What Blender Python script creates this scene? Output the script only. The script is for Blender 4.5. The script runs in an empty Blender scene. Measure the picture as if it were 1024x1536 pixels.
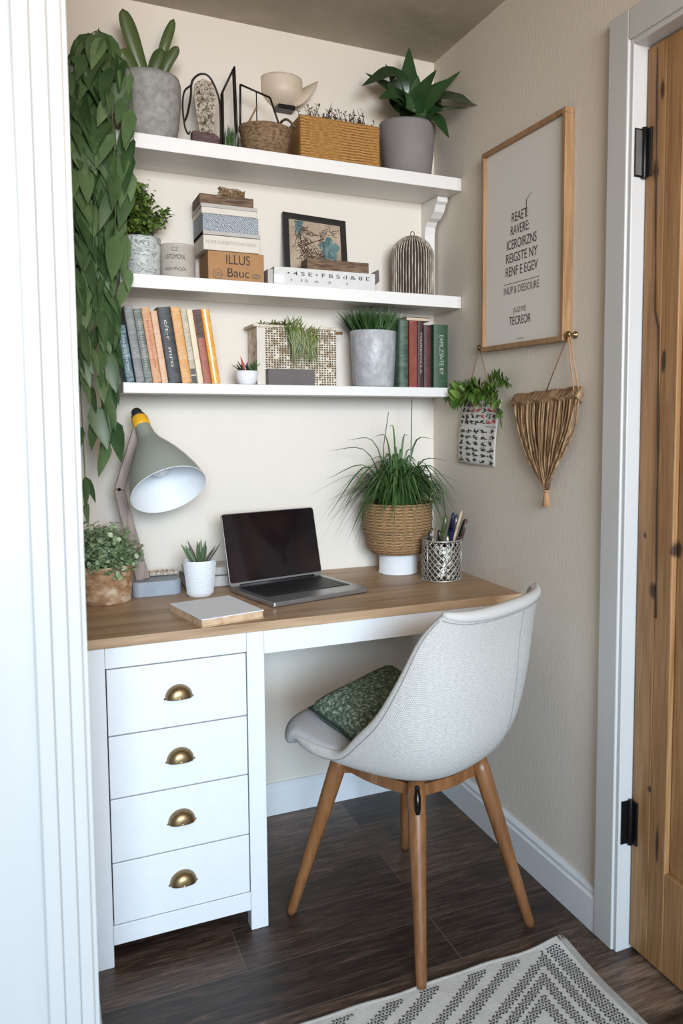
import bpy, bmesh, math, random
from mathutils import Vector, Matrix, Euler
rnd = random.Random(7)
sc = bpy.context.scene
col = sc.collection
PI = math.pi

# ------------------------------------------------------------------ camera
cd = bpy.data.cameras.new('camera'); cam = bpy.data.objects.new('camera', cd); col.objects.link(cam)
cd.sensor_fit = 'VERTICAL'; cd.sensor_height = 36.0; cd.lens = 29.15
cd.shift_x = -0.1010; cd.shift_y = -0.0292; cd.clip_start = 0.02
cd.dof.use_dof = True; cd.dof.focus_distance = 2.35; cd.dof.aperture_fstop = 4.0
r_ = Vector((0.89760471, -0.44079646, 0.00206643)); u_ = Vector((0.03429176, 0.07450131, 0.99663114)); f_ = Vector((0.43946543, 0.89450994, -0.08198842))
m = Matrix(((r_.x, u_.x, -f_.x, -1.2018), (r_.y, u_.y, -f_.y, -2.5343), (r_.z, u_.z, -f_.z, 1.2728), (0, 0, 0, 1)))
cam.matrix_world = m
sc.camera = cam
# ------------------------------------------------------------------ light
w = bpy.data.worlds.new('world'); sc.world = w; w.use_nodes = True
bg = w.node_tree.nodes['Background']; bg.inputs[0].default_value = (1.0, 0.97, 0.93, 1); bg.inputs[1].default_value = 0.33
def area(name, loc, target, size, size_y, power, color, spread=180):
    l = bpy.data.lights.new(name, 'AREA'); l.shape = 'RECTANGLE'; l.size = size; l.size_y = size_y; l.energy = power; l.color = color; l.spread = math.radians(spread)
    o = bpy.data.objects.new(name, l); col.objects.link(o); o.location = loc
    o.rotation_euler = (Vector(target) - Vector(loc)).to_track_quat('-Z', 'Y').to_euler()
    return o
area('window_daylight', (-1.35, -6.0, 1.9), (-0.75, -0.2, 0.65), 2.2, 1.5, 66, (0.62, 0.81, 1.0), 70)
area('warm_upper_fill', (-0.9, -3.2, 1.9), (-0.7, 0, 2.1), 1.3, 0.9, 12, (1.0, 0.66, 0.36), 100)  # added warm fill for the upper wall, standing in for bounced light
sc.view_settings.view_transform = 'Standard'; sc.view_settings.look = 'None'; sc.view_settings.gamma = 1
sc.view_settings.exposure = 0.0
try: sc.view_settings.use_curve_mapping = False
except Exception: pass

# ------------------------------------------------------------------ materials
class G:
    """small node-graph helper"""
    def __init__(s, name, rough=.5, metal=0., spec=.5):
        s.m = bpy.data.materials.new(name); s.m.use_nodes = True; s.t = s.m.node_tree; s.b = s.t.nodes['Principled BSDF']
        s.b.inputs['Roughness'].default_value = rough; s.b.inputs['Metallic'].default_value = metal
        try: s.b.inputs['Specular IOR Level'].default_value = spec
        except Exception: pass
        tc = s.n('ShaderNodeTexCoord'); s.obj = tc.outputs['Object']; s.uv = tc.outputs['UV']
    def n(s, typ, **k):
        x = s.t.nodes.new(typ)
        for a, b in k.items(): setattr(x, a, b)
        return x
    def L(s, a, b): s.t.links.new(a, b)
    def mapped(s, scale=(1, 1, 1), loc=(0, 0, 0), rot=(0, 0, 0), src=None):
        x = s.n('ShaderNodeMapping'); x.inputs['Scale'].default_value = scale; x.inputs['Location'].default_value = loc; x.inputs['Rotation'].default_value = rot
        s.L(src or s.obj, x.inputs['Vector']); return x.outputs[0]
    def noise(s, vec, scale, detail=3, rough=.5, dist=0):
        x = s.n('ShaderNodeTexNoise'); x.inputs['Scale'].default_value = scale; x.inputs['Detail'].default_value = detail
        x.inputs['Roughness'].default_value = rough; x.inputs['Distortion'].default_value = dist; s.L(vec, x.inputs['Vector']); return x.outputs[0]
    def ramp(s, fac, stops):
        x = s.n('ShaderNodeValToRGB'); e = x.color_ramp.elements
        while len(e) < len(stops): e.new(.5)
        for i, (p, c) in enumerate(stops): e[i].position = p; e[i].color = (*c, 1)
        s.L(fac, x.inputs[0]); return x.outputs[0]
    def mix(s, fac, a, b, mode='MIX'):
        x = s.n('ShaderNodeMix', data_type='RGBA', blend_type=mode)
        for sock, v in ((x.inputs[0], fac), (x.inputs[6], a), (x.inputs[7], b)):
            if isinstance(v, (int, float)): sock.default_value = v
            elif isinstance(v, tuple): sock.default_value = (*v, 1)
            else: s.L(v, sock)
        return x.outputs[2]
    def math(s, op, a, b=0., c=None):
        x = s.n('ShaderNodeMath', operation=op)
        for i, v in enumerate((a, b, c)):
            if v is None: continue
            if isinstance(v, (int, float)): x.inputs[i].default_value = v
            else: s.L(v, x.inputs[i])
        return x.outputs[0]
    def color(s, c):
        if isinstance(c, tuple): s.b.inputs['Base Color'].default_value = (*c, 1)
        else: s.L(c, s.b.inputs['Base Color'])
    def bump(s, h, strength=.3, dist=.002):
        x = s.n('ShaderNodeBump'); x.inputs['Strength'].default_value = strength; x.inputs['Distance'].default_value = dist
        s.L(h, x.inputs['Height']); s.L(x.outputs[0], s.b.inputs['Normal'])

def plain(name, c, rough=.5, metal=0., var=.06, scale=30, bump=.1, bscale=200, bdist=.0008, stretch=(1, 1, 1)):
    g = G(name, rough, metal)
    nz = g.noise(g.mapped(stretch), scale, 3)
    lo = tuple(max(0, x * (1 - var)) for x in c); hi = tuple(min(1, x * (1 + var)) for x in c)
    g.color(g.ramp(nz, [(.3, lo), (.7, hi)]))
    if bump: g.bump(g.noise(g.mapped(stretch), bscale, 2), bump, bdist)
    return g.m
def speck(name, c1, c2, c3, scale, rough=.6, bump=.3, bscale=None, stretch=(1, 1, 1), lo=.35, hi=.65, detail=6, dist=.0015, metal=0):
    g = G(name, rough, metal)
    v = g.mapped(stretch); nz = g.noise(v, scale, detail, .6)
    g.color(g.ramp(nz, [(lo, c1), ((lo + hi) / 2, c2), (hi, c3)])); g.bump(g.noise(v, bscale or scale, detail), bump, dist)
    return g.m
def woodmat(name, dark, mid, light, axis=0, scale=7, rough=.5, bump=.15):
    g = G(name, rough); st = [9, 9, 9]; st[axis] = .7
    v = g.mapped(tuple(st)); a = g.noise(v, scale, 5, .6, .6); b = g.noise(g.mapped(tuple(x * 4 for x in st)), scale, 3)
    c = g.ramp(a, [(.3, dark), (.5, mid), (.72, light)])
    g.color(g.mix(.25, c, g.ramp(b, [(.35, dark), (.65, light)]))); g.bump(b, bump, .001)
    return g.m
def leafmat(name, a, b, c, rough=.42):
    g = G(name, rough)
    geo = g.n('ShaderNodeNewGeometry'); ri = geo.outputs['Random Per Island']
    base = g.ramp(ri, [(0, a), (.55, b), (1, c)])
    nz = g.noise(g.obj, 25, 2)
    g.color(g.mix(.25, base, g.ramp(nz, [(.3, a), (.7, c)])))
    try:
        g.b.inputs['Transmission Weight'].default_value = 0
    except Exception: pass
    return g.m
def weave(name, c1, c2, c3, sx=60, sz=120, rough=.75, depth=.003, rot=0):
    """woven strands; cylindrical or box objects, uses UV in metres"""
    g = G(name, rough); uv = g.mapped((1, 1, 1), rot=(0, 0, rot), src=g.uv)
    sep = g.n('ShaderNodeSeparateXYZ'); nzc = g.n('ShaderNodeVectorMath', operation='ADD'); g.L(uv, nzc.inputs[0])
    nz = g.n('ShaderNodeTexNoise'); nz.inputs['Scale'].default_value = 25; g.L(uv, nz.inputs['Vector'])
    sc_ = g.n('ShaderNodeVectorMath', operation='SCALE'); g.L(nz.outputs['Color'], sc_.inputs[0]); sc_.inputs['Scale'].default_value = .006
    g.L(sc_.outputs[0], nzc.inputs[1]); g.L(nzc.outputs[0], sep.inputs[0])
    a = g.math('SINE', g.math('MULTIPLY', sep.outputs[0], sx * 2 * PI)); b = g.math('SINE', g.math('MULTIPLY', sep.outputs[1], sz * 2 * PI))
    ck = g.math('MULTIPLY_ADD', g.math('MULTIPLY', a, b), .35, .5)
    row = g.math('MULTIPLY_ADD', b, .25, .25)
    h = g.math('ADD', g.math('MULTIPLY', ck, .6), row)
    fine = g.noise(g.mapped((6, 60, 6), src=g.uv), 12, 4)
    h2 = g.math('MULTIPLY_ADD', fine, 1.1, g.math('MULTIPLY', h, .45))
    g.color(g.ramp(h2, [(.55, c1), (.78, c2), (1., c3)])); g.bump(h2, .9, depth)
    return g.m
def fabric(name, c1, c2, s=330, rough=.95):
    g = G(name, rough, spec=.2)
    sep = g.n('ShaderNodeSeparateXYZ'); g.L(g.uv, sep.inputs[0])
    nz = g.noise(g.mapped((1, 3, 1), src=g.uv), 110, 3)
    a = g.math('SINE', g.math('MULTIPLY', sep.outputs[0], s * PI)); b = g.math('SINE', g.math('MULTIPLY', sep.outputs[1], s * 1.3 * PI))
    h = g.math('ADD', g.math('MULTIPLY_ADD', g.math('MULTIPLY', a, b), .25, .25), g.math('MULTIPLY', nz, .6))
    g.color(g.ramp(h, [(.25, c1), (.7, c2)])); g.bump(h, .8, .0022)
    return g.m

MT = {}
MT['white_paint'] = plain('white_paint', (.74, .75, .765), .38, var=.015, bump=.04, bscale=60)
MT['shelf_paint'] = plain('shelf_paint', (.76, .735, .70), .45, var=.015, bump=.04, bscale=60)
MT['trim_and_dimmed_wall'] = plain('trim_and_dimmed_wall', (.57, .565, .55), .35, var=.02, scale=6, bump=.05, bscale=40, stretch=(3, 3, .4))
def wall_m(name, c):
    g = G(name, .85)
    a = g.noise(g.mapped((1, 1, 1)), 3, 3); g.color(g.ramp(a, [(.3, tuple(x * .97 for x in c)), (.7, c)]))
    b = g.noise(g.mapped((1, 1, .38)), 110, 3, .55, .4); g.bump(b, .28, .0025); return g.m
MT['wall'] = wall_m('wall_plaster', (.735, .67, .58))
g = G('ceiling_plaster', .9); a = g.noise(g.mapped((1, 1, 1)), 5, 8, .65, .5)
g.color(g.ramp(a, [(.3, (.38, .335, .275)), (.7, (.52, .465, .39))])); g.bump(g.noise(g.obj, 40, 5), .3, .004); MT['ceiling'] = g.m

# floor: dark boards running across the room
g = G('floor_boards', .42)
br = g.n('ShaderNodeTexBrick'); br.offset = .37; br.inputs['Scale'].default_value = 1
br.inputs['Brick Width'].default_value = 1.25; br.inputs['Row Height'].default_value = .174; br.inputs['Mortar Size'].default_value = .0016
br.inputs['Color1'].default_value = (.0, .0, .0, 1); br.inputs['Color2'].default_value = (1, 1, 1, 1); br.inputs['Mortar'].default_value = (.5, .5, .5, 1)
g.L(g.mapped(loc=(.35, .024 + .174 * 20, 0)), br.inputs['Vector'])
nA = g.noise(g.mapped((1.2, 12, 1)), 5, 7, .65, 1.2); nB = g.noise(g.mapped((3, 60, 1)), 6, 4, .6, .4)
v = g.math('ADD', g.math('MULTIPLY', nA, .62), g.math('MULTIPLY', nB, .42))
v = g.math('ADD', v, g.math('MULTIPLY_ADD', br.outputs['Color'], .22, -.10))
cc = g.ramp(v, [(.38, (.020, .011, .007)), (.5, (.066, .038, .025)), (.6, (.145, .088, .058)), (.72, (.28, .185, .128))])
cc = g.mix(br.outputs['Fac'], cc, (.11, .078, .06)); g.color(cc)
g.bump(g.math('SUBTRACT', g.math('MULTIPLY', nB, .5), br.outputs['Fac']), .35, .002); MT['floor'] = g.m

MT['oak_top'] = woodmat('desk_oak', (.24, .14, .07), (.41, .262, .145), (.54, .365, .22), 0, 2.2, .45)
MT['leg_wood'] = woodmat('chair_leg_wood', (.12, .046, .015), (.215, .088, .03), (.30, .135, .05), 2, 4, .38)
MT['frame_wood'] = woodmat('frame_wood', (.22, .115, .045), (.33, .18, .078), (.42, .25, .12), 2, 6, .5)
MT['arm_wood'] = woodmat('lamp_arm_wood', (.16, .11, .085), (.27, .20, .16), (.38, .30, .25), 2, 6, .5)
g = G('door_pine', .5)
v1 = g.mapped((8, 8, .7)); a = g.noise(v1, 3.2, 5, .6, 1.5); b = g.noise(g.mapped((40, 40, 1.6)), 4, 3)
c = g.ramp(a, [(.28, (.21, .095, .03)), (.5, (.34, .17, .062)), (.72, (.45, .25, .105))]); c = g.mix(.3, c, g.ramp(b, [(.35, (.17, .075, .025)), (.65, (.47, .27, .12))]))
kn = None
wob = g.noise(g.obj, 30, 3)
for (ky, kz, s1, s2) in ((-1.0745, 1.80, .010, .020), (-1.09, 1.965, .006, .022), (-1.115, 1.39, .007, .026), (-1.095, .875, .014, .020), (-1.065, 1.0, .006, .008), (-1.10, .42, .006, .008), (-1.13, .30, .006, .04), (-1.16, .98, .012, .02), (-1.2, 1.6, .012, .02)):
    sp = g.n('ShaderNodeSeparateXYZ'); g.L(g.obj, sp.inputs[0])
    dy = g.math('DIVIDE', g.math('SUBTRACT', sp.outputs[1], ky), s1); dz = g.math('DIVIDE', g.math('SUBTRACT', sp.outputs[2], kz), s2)
    d = g.math('SQRT', g.math('ADD', g.math('MULTIPLY', dy, dy), g.math('MULTIPLY', dz, dz)))
    d = g.math('ADD', d, g.math('MULTIPLY_ADD', wob, 1.8, -.9))
    kk = g.n('ShaderNodeMapRange'); kk.inputs['From Min'].default_value = .55; kk.inputs['From Max'].default_value = 1.25; kk.inputs['To Min'].default_value = 1; kk.inputs['To Max'].default_value = 0
    g.L(d, kk.inputs['Value']); kn = kk.outputs[0] if kn is None else g.math('MAXIMUM', kn, kk.outputs[0])
g.color(g.mix(kn, c, (.055, .026, .012))); g.bump(b, .2, .001); MT['door'] = g.m
MT['crack'] = plain('wood_crack', (.03, .015, .008), .8, bump=0)
MT['black_metal'] = plain('black_metal', (.012, .011, .011), .35, .6, bump=.05)
MT['dark_wire'] = plain('dark_bronze_wire', (.022, .016, .012), .45, .5, bump=.05)
MT['steel'] = plain('brushed_steel', (.48, .48, .47), .32, .9, bump=.05)
MT['brass'] = plain('antique_brass', (.27, .19, .095), .36, .95, var=.12, scale=60, bump=.05)
MT['conc'] = speck('concrete', (.23, .22, .20), (.29, .28, .26), (.35, .335, .31), 60, .85, .35, 90)
MT['grey_pot'] = plain('mauve_grey_ceramic', (.215, .19, .19), .7, var=.06, scale=20, bump=.15)
MT['pot3'] = speck('grey_textured_ceramic', (.36, .36, .37), (.42, .42, .43), (.50, .50, .51), 45, .38, .8, 55, (1, 1, .8), dist=.004)
MT['white_cer'] = plain('white_ceramic', (.78, .79, .81), .3, var=.01, bump=.02)
MT['cream_cer'] = plain('cream_ceramic', (.62, .52, .40), .5, var=.04, bump=.06)
MT['soil'] = speck('potting_soil', (.018, .012, .008), (.04, .028, .018), (.08, .055, .035), 120, .95, .8, 150)
MT['bark'] = speck('brown_bark_pot', (.24, .12, .055), (.42, .25, .13), (.66, .52, .38), 26, .8, .6, 45, (1, 1, 1.6), dist=.003)
MT['basket'] = weave('seagrass_weave', (.10, .048, .018), (.34, .185, .075), (.56, .36, .18), 30, 105, depth=.005)
MT['wicker'] = weave('golden_wicker', (.17, .062, .012), (.42, .20, .045), (.60, .33, .10), 5, 125, depth=.004)
MT['bowl'] = speck('coarse_brown_weave', (.10, .055, .026), (.20, .12, .06), (.30, .20, .11), 90, .85, .6, 130, (1, 1, 2))
MT['chair_fab'] = fabric('oat_bouclé_fabric', (.36, .345, .32), (.64, .62, .585), 300)
MT['seat_fab'] = fabric('grey_seat_fabric', (.40, .40, .40), (.60, .60, .605), 420)
MT['seam'] = plain('seam_thread', (.26, .25, .235), .9, bump=0)
MT['pillow'] = speck('green_speckled_cushion', (.035, .055, .033), (.10, .14, .085), (.32, .37, .29), 130, .85, .5, 130, lo=.42, hi=.66, detail=5)
MT['piping'] = plain('dark_green_piping', (.01, .025, .018), .8)
MT['lamp_green'] = plain('sage_green_enamel', (.30, .325, .27), .42, var=.02, bump=.02)
MT['lamp_in'] = plain('shade_inner_white', (.72, .74, .76), .5, var=.01, bump=0)
MT['yellow'] = plain('yellow_collar', (.80, .42, .02), .4, var=.03, bump=0)
MT['cap'] = plain('black_rubber', (.02, .02, .022), .5, bump=0)
MT['base_grey'] = plain('blue_grey_base', (.27, .30, .34), .5, var=.08, scale=25, bump=.1)
MT['alu'] = plain('laptop_aluminium', (.40, .40, .41), .32, .85, var=.03, bump=0)
g = G('screen_glass', .08); a = g.noise(g.obj, 9, 3); g.color(g.ramp(a, [(.4, (.006, .005, .006)), (.75, (.022, .009, .010))])); MT['screen'] = g.m
MT['key'] = plain('black_keys', (.012, .012, .014), .45, bump=0)
MT['deck'] = plain('keyboard_deck', (.04, .04, .045), .4, bump=0)
MT['paper'] = plain('white_paper', (.80, .815, .84), .8, var=.01, bump=.03)
MT['pages'] = speck('page_edges', (.50, .37, .23), (.64, .50, .35), (.74, .62, .47), 50, .85, .3, 300, (.2, .2, 12))
MT['kraft'] = speck('kraft_edge', (.45, .28, .15), (.58, .40, .25), (.66, .48, .32), 40, .8, .2)
MT['ink'] = plain('black_ink', (.03, .027, .025), .8, bump=0)
MT['ink_soft'] = plain('grey_ink', (.13, .115, .10), .8, bump=0)
MT['red_ink'] = plain('red_ink', (.52, .06, .045), .8, bump=0)
MT['brick'] = plain('brick_red_cloth', (.22, .045, .025), .6, var=.3)
MT['poster'] = plain('poster_paper', (.74, .71, .66), .7, var=.01, scale=4, bump=.02)
MT['jute'] = speck('jute_fibre', (.15, .078, .035), (.31, .185, .095), (.47, .31, .175), 70, .9, .8, 90, (1, 1.6, .16), dist=.004)
MT['cord'] = plain('leather_cord', (.20, .10, .05), .7)
MT['tan_cord'] = plain('tan_cord', (.44, .25, .12), .8)
MT['rug'] = plain('rug_cotton', (.66, .625, .575), .95, var=.06, scale=40, bump=.6, bscale=320, bdist=.002)
MT['rug_ink'] = plain('rug_charcoal_yarn', (.055, .055, .058), .95, var=.3, scale=60, bump=.3)
MT['rug_hem'] = plain('rug_hem', (.42, .385, .345), .95, var=.08, bump=.6, bscale=250, bdist=.002)
MT['card'] = plain('kraft_cardboard', (.37, .19, .075), .75, var=.06, bump=.06)
MT['white_box'] = plain('off_white_box', (.62, .56, .48), .6, var=.03, bump=.05)
MT['gold_ink'] = plain('tan_print', (.36, .27, .18), .7, bump=0)
MT['lid_grey'] = plain('pale_grey_box', (.44, .41, .37), .7, var=.05)
g = G('blue_grey_pattern', .7); nz = g.n('ShaderNodeTexWave', wave_type='BANDS', bands_direction='DIAGONAL'); nz.inputs['Scale'].default_value = 90; nz.inputs['Distortion'].default_value = 9; nz.inputs['Detail'].default_value = 3
g.L(g.obj, nz.inputs['Vector']); g.color(g.ramp(nz.outputs[0], [(.3, (.13, .16, .20)), (.7, (.42, .44, .45))])); MT['pattern_box'] = g.m
MT['dark_wood'] = speck('weathered_wood', (.075, .042, .024), (.15, .09, .052), (.23, .15, .09), 30, .8, .5, 60, (1, 6, 6))
MT['twine'] = speck('twine', (.14, .08, .035), (.27, .17, .085), (.42, .29, .16), 160, .95, .7)
MT['black_frame'] = plain('black_frame', (.012, .011, .010), .45, bump=.03)
MT['art_bg'] = speck('aged_print_paper', (.26, .19, .125), (.38, .29, .20), (.45, .35, .25), 14, .7, .1)
MT['teal'] = speck('teal_wash', (.045, .11, .12), (.08, .16, .165), (.17, .24, .22), 40, .7, .1)
MT['art_ink'] = plain('sepia_ink', (.06, .028, .016), .7, bump=0)
g = G('marbled_paper', .5); nz = g.noise(g.mapped((1, 1, 1.6)), 16, 4, .6, 2.6)
g.color(g.ramp(nz, [(.36, (.52, .55, .52)), (.46, (.58, .60, .57)), (.5, (.10, .13, .12)), (.54, (.55, .58, .55)), (.68, (.36, .40, .385))])); MT['marble'] = g.m
MT['tin'] = plain('greige_tin', (.46, .41, .35), .55, var=.05, bump=.08)
MT['typed'] = plain('white_plastic', (.60, .59, .56), .5, var=.04, bump=.05)
MT['cage_body'] = speck('washed_wood_ribs', (.15, .11, .085), (.36, .30, .24), (.66, .58, .48), 60, .85, .6, 90, (3, 3, .35))
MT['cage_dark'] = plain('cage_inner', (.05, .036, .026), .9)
MT['fretbg'] = speck('mesh_box_cream', (.30, .22, .13), (.60, .52, .40), (.74, .68, .57), 45, .75, .5, 70, detail=3)
MT['fret'] = plain('mesh_box_dark', (.09, .055, .03), .85)
MT['slate'] = plain('slate_drawer', (.115, .10, .095), .7, var=.12, scale=20)
MT['purple_wood'] = speck('dark_red_wood', (.035, .014, .012), (.075, .032, .026), (.12, .065, .05), 25, .6, .3, 50, (1, 5, 5))
MT['pressed_bg'] = plain('pressed_panel', (.40, .335, .26), .6, var=.15, scale=18)
MT['gunmetal'] = plain('black_gloss_metal', (.03, .026, .024), .18, .9, bump=0)
MT['mesh_metal'] = plain('silver_mesh_metal', (.50, .47, .41), .4, .7, var=.1)
MT['twig'] = speck('dry_twigs', (.035, .022, .012), (.085, .055, .03), (.19, .14, .08), 40, .9)
MT['calendar'] = plain('calendar_paper', (.74, .72, .68), .8, var=.05, scale=60, bump=.5, bscale=180, bdist=.002)
# foliage
MT['trail'] = leafmat('trailing_leaf', (.028, .066, .020), (.068, .128, .042), (.135, .20, .085))
MT['sans'] = leafmat('fleshy_leaf', (.045, .072, .018), (.07, .10, .028), (.09, .125, .035), .38)
MT['lily'] = leafmat('dark_glossy_leaf', (.010, .030, .010), (.022, .058, .018), (.045, .095, .03), .30)
MT['bushm'] = leafmat('bright_bush_leaf', (.035, .075, .008), (.085, .15, .018), (.16, .24, .04))
MT['grassm'] = leafmat('deep_grass', (.012, .036, .008), (.028, .075, .014), (.06, .12, .025))
MT['spider'] = leafmat('arching_grass', (.018, .048, .012), (.045, .10, .024), (.10, .18, .05))
MT['varieg'] = leafmat('variegated_leaf', (.12, .20, .07), (.27, .37, .18), (.52, .60, .40))
MT['aloe'] = leafmat('aloe_leaf', (.03, .05, .03), (.08, .13, .045), (.14, .20, .07))
MT['aloe_dark'] = leafmat('aloe_dark_leaf', (.03, .022, .016), (.06, .045, .03), (.10, .09, .05))
MT['fern'] = leafmat('fresh_fern', (.045, .12, .012), (.10, .21, .025), (.19, .32, .06))
MT['stem'] = plain('green_stem', (.07, .10, .03), .6)
MT['wisp'] = leafmat('dry_wispy_grass', (.045, .085, .012), (.11, .17, .03), (.28, .26, .09))

# ------------------------------------------------------------------ mesh helpers
def cr(pts, n):
    P = [Vector(p) for p in pts]; P = [2 * P[0] - P[1]] + P + [2 * P[-1] - P[-2]]; out = []
    k = len(pts) - 1
    for q in range(n):
        t = k * q / (n - 1); i = min(int(t), k - 1); s = t - i; a, b, c, d = P[i:i + 4]
        out.append(.5 * ((2 * b) + (c - a) * s + (2 * a - 5 * b + 4 * c - d) * s * s + (-a + 3 * b - 3 * c + d) * s ** 3))
    return out
class MB:
    def __init__(s): s.v = []; s.f = []; s.mi = []; s.sm = []; s.uv = {}
    def add(s, vs, fs, mi=0, sm=False, uvs=None):
        o = len(s.v); s.v += [tuple(x) for x in vs]
        for k, f in enumerate(fs):
            s.f.append([i + o for i in f]); s.mi.append(mi); s.sm.append(sm)
            if uvs: s.uv[len(s.f) - 1] = [uvs[i] for i in f] if not callable(uvs) else uvs(f)
        return s
    def box(s, x0, x1, y0, y1, z0, z1, mi=0, mat=None):
        vs = [Vector((x, y, z)) for x in (x0, x1) for y in (y0, y1) for z in (z0, z1)]
        if mat: vs = [mat @ v for v in vs]
        fs = [(0, 1, 3, 2), (4, 6, 7, 5), (0, 4, 5, 1), (2, 3, 7, 6), (0, 2, 6, 4), (1, 5, 7, 3)]
        o = len(s.f); s.add(vs, fs, mi)
        dims = [(1, 2), (1, 2), (0, 2), (0, 2), (0, 1), (0, 1)]
        raw = [(x, y, z) for x in (x0, x1) for y in (y0, y1) for z in (z0, z1)]
        for k, f in enumerate(fs): s.uv[o + k] = [(raw[i][dims[k][0]], raw[i][dims[k][1]]) for i in f]
        return s
    def lathe(s, prof, n=40, c=(0, 0), mi=0, sm=True, axis=None, sx=1, sy=1):
        vs = []; fs = []; uvs = []
        R = max(p[0] for p in prof); l = 0
        for i, (r, z) in enumerate(prof):
            if i: l += math.hypot(prof[i][0] - prof[i - 1][0], prof[i][1] - prof[i - 1][1])
            for j in range(n + 1):
                a = 2 * PI * j / n; vs.append((c[0] + sx * r * math.cos(a), c[1] + sy * r * math.sin(a), z)); uvs.append((R * a, l))
        for i in range(len(prof) - 1):
            for j in range(n):
                a = i * (n + 1) + j; fs.append((a, a + 1, a + n + 2, a + n + 1))
        if axis: vs = [axis @ Vector(v) for v in vs]
        s.add(vs, fs, mi, sm, uvs); return s
    def tube(s, pts, r, n=8, mi=0, sm=True, cap=True):
        P = [Vector(p) for p in pts]; vs = []; fs = []; k = len(P); prev = None
        for i in range(k):
            d = (P[min(i + 1, k - 1)] - P[max(i - 1, 0)]).normalized()
            a = prev if prev is not None else (Vector((0, 0, 1)) if abs(d.z) < .9 else Vector((1, 0, 0)))
            x = (a - a.dot(d) * d)
            if x.length < 1e-6: x = d.orthogonal()
            x.normalize(); y = d.cross(x); prev = x; rr = r[i] if isinstance(r, (list, tuple)) else r
            for j in range(n):
                t = 2 * PI * j / n; vs.append(P[i] + rr * (math.cos(t) * x + math.sin(t) * y))
        for i in range(k - 1):
            for j in range(n): fs.append((i * n + j, i * n + (j + 1) % n, (i + 1) * n + (j + 1) % n, (i + 1) * n + j))
        if cap: fs.append(tuple(range(n - 1, -1, -1))); fs.append(tuple((k - 1) * n + j for j in range(n)))
        s.add(vs, fs, mi, sm); return s
    def prism(s, poly, a, b, plane='XZ', mi=0):
        n = len(poly); vs = []
        for t in (a, b):
            for p in poly: vs.append({'XZ': (p[0], t, p[1]), 'YZ': (t, p[0], p[1]), 'XY': (p[0], p[1], t)}[plane])
        fs = [tuple(range(n)), tuple(range(2 * n - 1, n - 1, -1))] + [(i, i + n, (i + 1) % n + n, (i + 1) % n) for i in range(n)]
        s.add(vs, fs, mi); return s
    def grid(s, V, mi=0, uvs=None, closed=False):
        nv = len(V); nu = len(V[0]); vs = [p for r in V for p in r]; fs = []
        for i in range(nv - 1):
            for j in range(nu - 1): a = i * nu + j; fs.append((a, a + 1, a + nu + 1, a + nu))
        s.add(vs, fs, mi, True, [q for r in uvs for q in r] if uvs else None); return s
    def strip(s, pts, width, hint, shape='ovate', n=8, fold=.25, mi=0):
        P = cr(pts, n); vs = []; fs = []; hint = Vector(hint)
        for i, p in enumerate(P):
            t = i / (n - 1); d = (P[min(i + 1, n - 1)] - P[max(i - 1, 0)]).normalized()
            side = d.cross(hint)
            if side.length < 1e-4: side = d.orthogonal()
            side.normalize(); nn = side.cross(d)
            w = {'ovate': math.sin(PI * min(1, t ** .62 * .985 + .01)) ** .85, 'lance': math.sin(PI * (t ** .8 * .93 + .06)), 'blade': (1 - t ** 2.2) * (.6 + .4 * min(1, t * 5)) + .02,
                 'tongue': min(1, .62 + t * .6) * (1 - max(0, (t - .72) / .28) ** 2.2) ** .5 + .01, 'round': math.sin(PI * (t * .98 + .01)) ** .6}[shape] * width / 2
            vs += [p - side * w + nn * w * fold, p - nn * 0, p + side * w + nn * w * fold]
        for i in range(n - 1):
            a = i * 3; fs += [(a, a + 1, a + 4, a + 3), (a + 1, a + 2, a + 5, a + 4)]
        s.add(vs, fs, mi, True); return s
    def leaf(s, base, d, length, width, droop=.5, shape='ovate', n=5, fold=.25, mi=0, hint=None):
        base = Vector(base); d = Vector(d).normalized(); pts = [base]; p = base.copy(); q = d.copy()
        for i in range(3):
            p = p + q * length / 3; pts.append(p.copy()); q = (q + Vector((0, 0, -droop * .5))).normalized()
        if hint is None:
            hint = Vector((rnd.uniform(-.4, .4), rnd.uniform(-.4, .4), 1))
            if abs(d.z) > .8: hint = Vector((rnd.uniform(-.6, .6), -1, .2))
        return s.strip(pts, width, hint, shape, n, fold, mi)
    def build(s, name, mats, parent=None, loc=None, rot=None, bevel=0, seg=2, subsurf=0, solid=0, offset=0, weld=False):
        me = bpy.data.meshes.new(name); me.from_pydata(s.v, [], s.f)
        for mm in (mats if isinstance(mats, (list, tuple)) else [mats]): me.materials.append(MT[mm] if isinstance(mm, str) else mm)
        me.polygons.foreach_set('material_index', s.mi); me.polygons.foreach_set('use_smooth', s.sm)
        if s.uv:
            ul = me.uv_layers.new(name='uv')
            for fi, poly in enumerate(me.polygons):
                if fi in s.uv:
                    for li, c in zip(poly.loop_indices, s.uv[fi]): ul.data[li].uv = c
        me.update()
        bm = bmesh.new(); bm.from_mesh(me)
        if weld: bmesh.ops.remove_doubles(bm, verts=bm.verts, dist=1e-5)
        bm.to_mesh(me); bm.free()
        o = bpy.data.objects.new(name, me); col.objects.link(o)
        if parent: o.parent = parent
        if loc: o.location = loc
        if rot: o.rotation_euler = rot
        if solid: md = o.modifiers.new('solid', 'SOLIDIFY'); md.thickness = solid; md.offset = offset
        if bevel: md = o.modifiers.new('bevel', 'BEVEL'); md.width = bevel; md.segments = seg; md.limit_method = 'ANGLE'; md.angle_limit = math.radians(40)
        if subsurf: md = o.modifiers.new('sub', 'SUBSURF'); md.levels = subsurf; md.render_levels = subsurf
        return o
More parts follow.
